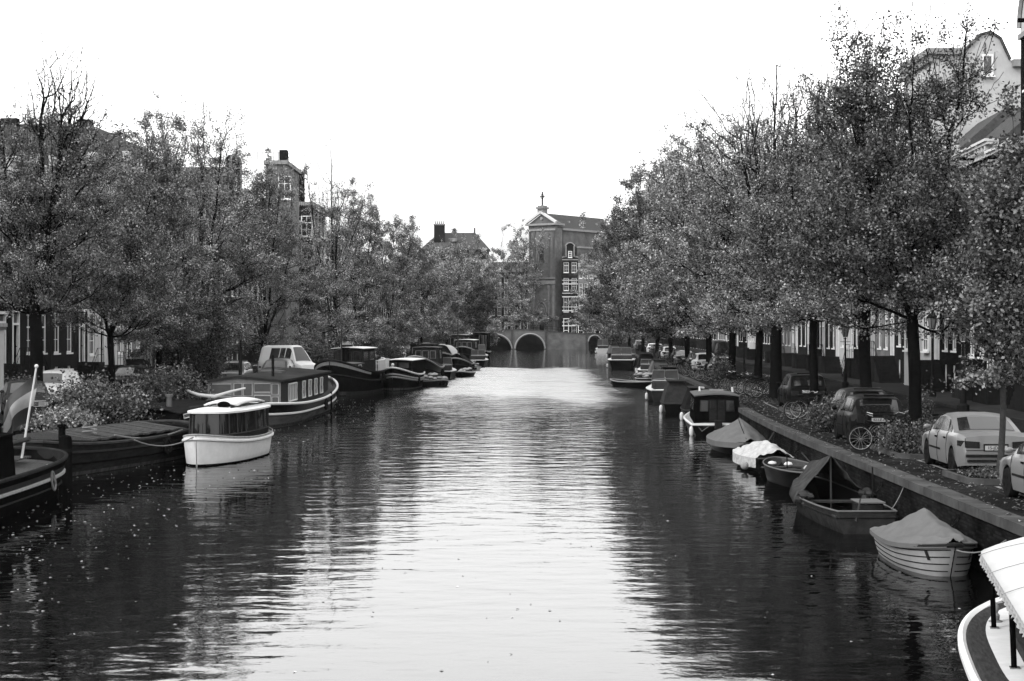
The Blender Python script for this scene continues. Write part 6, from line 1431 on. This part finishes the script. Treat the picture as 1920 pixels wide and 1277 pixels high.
# ------------------------------------------------------------------ bicycles
def bike_proto():
    t = thing('bicycle', 'x', 'bicycle', (0,0,0))
    for k, yy in enumerate((-.54, .54)):
        w_ = MB(); w_.tube([(0, yy+.34*math.cos(a), .35+.34*math.sin(a)) for a in np.linspace(0, 2*math.pi, 26, endpoint=False)], .02, 6, closed=True); wh = w_.build('wheel', M['rubber'], t)
        w_ = MB(); w_.tube([(0, yy+.315*math.cos(a), .35+.315*math.sin(a)) for a in np.linspace(0, 2*math.pi, 26, endpoint=False)], .012, 4, closed=True)
        for a in np.linspace(0, 2*math.pi, 14, endpoint=False): w_.tube([(0, yy, .35), (0, yy+.31*math.cos(a), .35+.31*math.sin(a))], .0035, 3)
        w_.build('rim', M['offwhite'], wh)
        f = MB(); f.grid([[(x, yy+.385*math.cos(a), .35+.385*math.sin(a)) for x in (-.025, 0, .025)] for a in np.linspace(R(20 if k == 0 else 40), R(165), 12)]); f.build('mudguard', M['canvas'], t)
    f = MB(); bb = (0, -.05, .3); st = (0, -.22, .85); hd = (0, .42, .88); hb = (0, .46, .7)
    for a, b in ((bb, st), (bb, hb), ((0,-.18,.72), hd), (st, (0,-.54,.35)), (bb, (0,-.54,.35)), (hd, (0,.54,.35)), (hb, (0,.4,.98))): f.tube([a, b], .018, 6)
    f.build('frame', M['iron'], t)
    s_ = MB(); s_.ball((0, -.25, .93), .12, 8, 5, (.8,1.2,.4)); s_.build('saddle', M['rubber'], t, True)
    h = MB(); h.tube([(-.28, .2, 1.02), (-.25, .36, 1.07), (0, .4, 1.0), (.25, .36, 1.07), (.28, .2, 1.02)], .013, 6); h.build('handlebar', M['chrome'], t)
    r = MB(); r.box(-.07, .07, -.85, -.35, .74, .755); r.tube([(0,-.8,.74), (0,-.56,.36)], .01, 4); r.build('luggage_rack', M['iron'], t)
    c = MB(); c.tube([(.06+.0*a, -.05+.09*math.cos(a), .3+.09*math.sin(a)) for a in np.linspace(0, 6.28, 12, endpoint=False)], .01, 4, closed=True); c.beam((.09, -.05, .3), (.12, .05, .17), .02); c.beam((-.09, -.05, .3), (-.12, -.15, .43), .02); c.build('crank', M['chrome'], t)
    return t
bp = bike_proto()
BK = [(1366, 98.5, 80, 0, 'bicycle leaning on the near side of the shrub box'), (1397, 92.4, 84, -4, 'bicycle squeezed into the rack between the first and second ones'), (1412, 90.2, 76, 8, 'bicycle third from the near end of the rack by the thickest elm'), (1430, 87.5, 84, -6, 'bicycle fifth in the rack, just before the thickest elm'), (1385, 96.5, 88, 3, 'bicycle at the far end of the rack near the shrub box'), (1300, 124, 80, 0, 'bicycle before the pale one left of the shrub box'), (1316, 118, 74, 4, 'bicycle between the first silver car and the pale bicycle'),
 (1512, 65.3, 80, 0, 'pale framed bicycle on the quay before the black estate car, in front of its twin'), (1524, 66.1, 74, 0, 'bicycle just behind the pale framed one by the black estate car'),
      (1558, 59.5, 60, 8, 'dark bicycle at the shrub left of the black hatchback'), (1650, 48.6, 78, 10, 'bicycle leaning against the rear of the black hatchback'), (1680, 49.6, 70, -8, 'second bicycle at the rear of the black hatchback, nearer the trunk'), (1738, 50.8, 85, 6, 'bicycle standing right of the tree in the shrub bed'),
      (1390, 93.5, 78, 5, 'bicycle at the near end of the rack by the thickest elm'), (1404, 91.5, 70, -6, 'bicycle second from the near end of the rack by the thickest elm'), (1424, 89, 82, 4, 'bicycle with dark frame right in front of the thickest elm'), (1378, 95.5, 75, 7, 'bicycle left of the rack group by the shrub box'), (1436, 86, 65, 0, 'bicycle beside the black estate car bonnet'),
      (1326, 114, 85, 0, 'pale bicycle left of the shrub box'), (1338, 112, 70, 5, 'bicycle touching the shrub box'), (1228, 205, 60, 0, 'distant bicycle by the trunks far along the right quay'), (1248, 168, 50, 0, 'bicycle by the fifth trunk along the right quay'), (1272, 140, 70, 5, 'bicycle standing in front of the first silver car'), (1282, 135, 40, 0, 'second bicycle in front of the first silver car'),
      (712, 150, 60, 0, 'bicycle on the left quay behind the tug'), (470, 112, 90, 0, 'bicycle parked left of the delivery van')]
for i, (px, y, hd_, tilt, lab) in enumerate(BK):
    o = bp if i == 0 else copy_tree(bp)
    o['label'] = lab; o['group'] = 'bicycles parked on the quays'; o.location = (P1(px, y), y, GZ+.0); o.rotation_euler = (0, R(tilt), R(-hd_ if i % 2 else hd_))
# ------------------------------------------------------------------ planters, shrubs, odds
def planter(x, y, w_, l_, lab, rz=0, h=.13):
    t = thing('tree_planter', lab, 'planter', (x, y, GZ), rz, 'kerbed tree beds along the right quay')
    c = .3; oc = [(-w_/2+c,-l_/2),(w_/2-c,-l_/2),(w_/2,-l_/2+c),(w_/2,l_/2-c),(w_/2-c,l_/2),(-w_/2+c,l_/2),(-w_/2,l_/2-c),(-w_/2,-l_/2+c)]
    ic = [(a*.88, b*.9) for a, b in oc]
    mb = MB(); mb.grid([[(*p, 0) for p in oc], [(*p, h) for p in oc], [(*p, h) for p in ic], [(*p, h-.05) for p in ic]], True); mb.build('kerb', M['coping'], t)
    mb = MB(); mb.add([(*p, h-.045) for p in ic], [tuple(range(8))]); mb.build('soil', mat('soil', .012, .95, .6, 9, bump=.03), t)
    return t
planter(11.15, 39.4, 1.9, 2.8, 'low octagonal kerb bed round the thin young tree')
planter(11.3, 47.6, 1.9, 4.2, 'kerb bed under the shrub before the black hatchback', headR(47)); planter(11.9, 61.5, 1.8, 2.6, 'kerb bed under the tree behind the hatchbacks', headR(61)); planter(12.2, 71.6, 1.8, 2.6, 'kerb bed under the slim trunk before the black estate car', headR(71))
bush('shrub', 'broad leafy shrub round the trunk before the black hatchback', 11.15, 47.3, GZ+.05, 1.25, 1.7, .85, 9000, .08, 'dark', seed=21, stems=60)
bush('shrub', 'wispy upright shrub right of that trunk', 11.9, 49.6, GZ, .5, .5, 2.0, 900, .07, 'dark', seed=22, stems=14)
bush('shrub', 'low creeping plants in the bed of the young tree', 11.15, 39.4, GZ+.05, .8, 1.2, .2, 3000, .06, 'dark', seed=23, stems=40)
bush('shrub', 'dark shrub left of the black hatchback', 10.75, 57.6, GZ, .9, 1.2, 1.15, 5000, .09, 'dark', seed=24, stems=40)
bush('shrub', 'box shaped ivy shrub between the bicycle groups', P1(1354, 98), 98, GZ, .75, .8, 2.0, 5000, .1, 'dark', seed=25, stems=50)
GS = 'shrubs along the left quay edge'
bush('shrub', 'large silvery leaved shrub overhanging the planked barge', P1(190, 66), 66, GZ-.3, 2.6, 2.4, 2.2, 8000, .12, 'silver', GS, 31, 70, hang=1)
bush('shrub', 'silvery leaved shrub right of the largest one, above the low roofed barge', P1(318, 80), 80, GZ-.1, 2.0, 2.2, 2.1, 7000, .13, 'silver', GS, 32, 60, hang=1)
bush('shrub', 'small leafy shrub at the bow of the flag barge', P1(120, 60), 60, GZ-.2, 1.4, 1.5, 1.2, 3000, .12, 'mid', GS, 33, 40, hang=1)
bush('shrub', 'low dark shrub behind the dark car by the flag', P1(28, 74), 74, GZ, 1.3, 1.2, 1.4, 3500, .11, 'dark', GS, 34, 40)
bush('shrub', 'tall dark hanging greenery left of the white van', P1(392, 101), 101, GZ, 1.5, 1.5, 6.0, 16000, .13, 'dark', GS, 35, 90, hang=1)
bush('shrub', 'dark greenery right of the white doorway', P1(340, 112), 112, GZ, 2.2, 2, 4.6, 12000, .14, 'dark', GS, 36, 80, hang=1)
bush('shrub', 'dark shrub on the left quay behind the tug', P1(735, 160), 160, GZ, 2, 2, 2.6, 5000, .16, 'dark', GS, 37, 40)
bush('shrub', 'shrub between the white van and the tug', P1(612, 130), 130, GZ, 1.4, 1.6, 2.4, 5000, .15, 'dark', GS, 38, 40)
bush('shrub', 'dark shrub at the left end of the bridge', P1(905, 350), 350, GZ, 3.5, 3, 3.5, 6000, .3, 'dark', GS, 39, 30)
bush('shrub', 'leafy bank hanging over the left bridge arch', P1(912, 364), 364, .9, 3.2, 3, 3.4, 9000, .28, 'mid', GS, 41, 50, hang=1)
bush('shrub', 'hanging greenery at the right end of the bridge', P1(1150, 345), 345, GZ, 3, 3, 3.5, 6000, .3, 'dark', 'greenery near the bridge', 40, 30)
# stall-like white cabin / hut edge at the far left
t = thing('quay_hut', 'pale ribbed hut with a moulded cap, cut by the left edge', 'hut', (P1(-43, 70), 70, GZ), 0)
MB().box(-.45, .62, 0, 1.6, 0, 3.55).build('wall', mat('ribbed panel', .3, .6, .1, 3), t)
mb = MB()
for k in range(44): mb.box(-.44, .63, -.02, -.003, .1+k*.078, .14+k*.078)
mb.build('slat', M['offwhite'], t); MB().box(-.55, .75, -.15, 1.7, 3.55, 3.7).build('cap', M['offwhite'], t); MB().box(-.5, .7, -.08, 1.65, 3.42, 3.549).build('moulding', M['canvas'], t)
# bollards along the parking edge on the left
for k, y in enumerate((84, 90, 96, 103, 111, 119)):
    t = thing('bollard', 'iron bollard, number %s from the flag along the left parking edge' % ['one','two','three','four','five','six'][k], 'bollard', (eL(y)-1.1, y, GZ), 0, 'bollards along the left parking edge')
    MB().lathe([(.09,0),(.08,.1),(.055,.2),(.05,.75),(.075,.8),(.06,.9),(.0,.93)], n=10).build('shaft', M['iron'], t); MB().lathe([(.12,0),(.12,.06),(.09,.08)], n=10).build('foot', M['iron'], t)
# ------------------------------------------------------------------ thin autumn haze
def haze():
    m = D.materials.new('haze'); m.use_nodes = True; n = m.node_tree; n.nodes.clear()
    v = n.nodes.new('ShaderNodeVolumePrincipled'); v.inputs['Color'].default_value = (1, 1, 1, 1); v.inputs['Density'].default_value = .00005; v.inputs['Anisotropy'].default_value = .3
    o = n.nodes.new('ShaderNodeOutputMaterial'); n.links.new(v.outputs[0], o.inputs['Volume'])
    b = MB().box(-950, 950, -70, 4100, -2.2, 42).build('haze', m); struct(b, 'stuff')
haze()
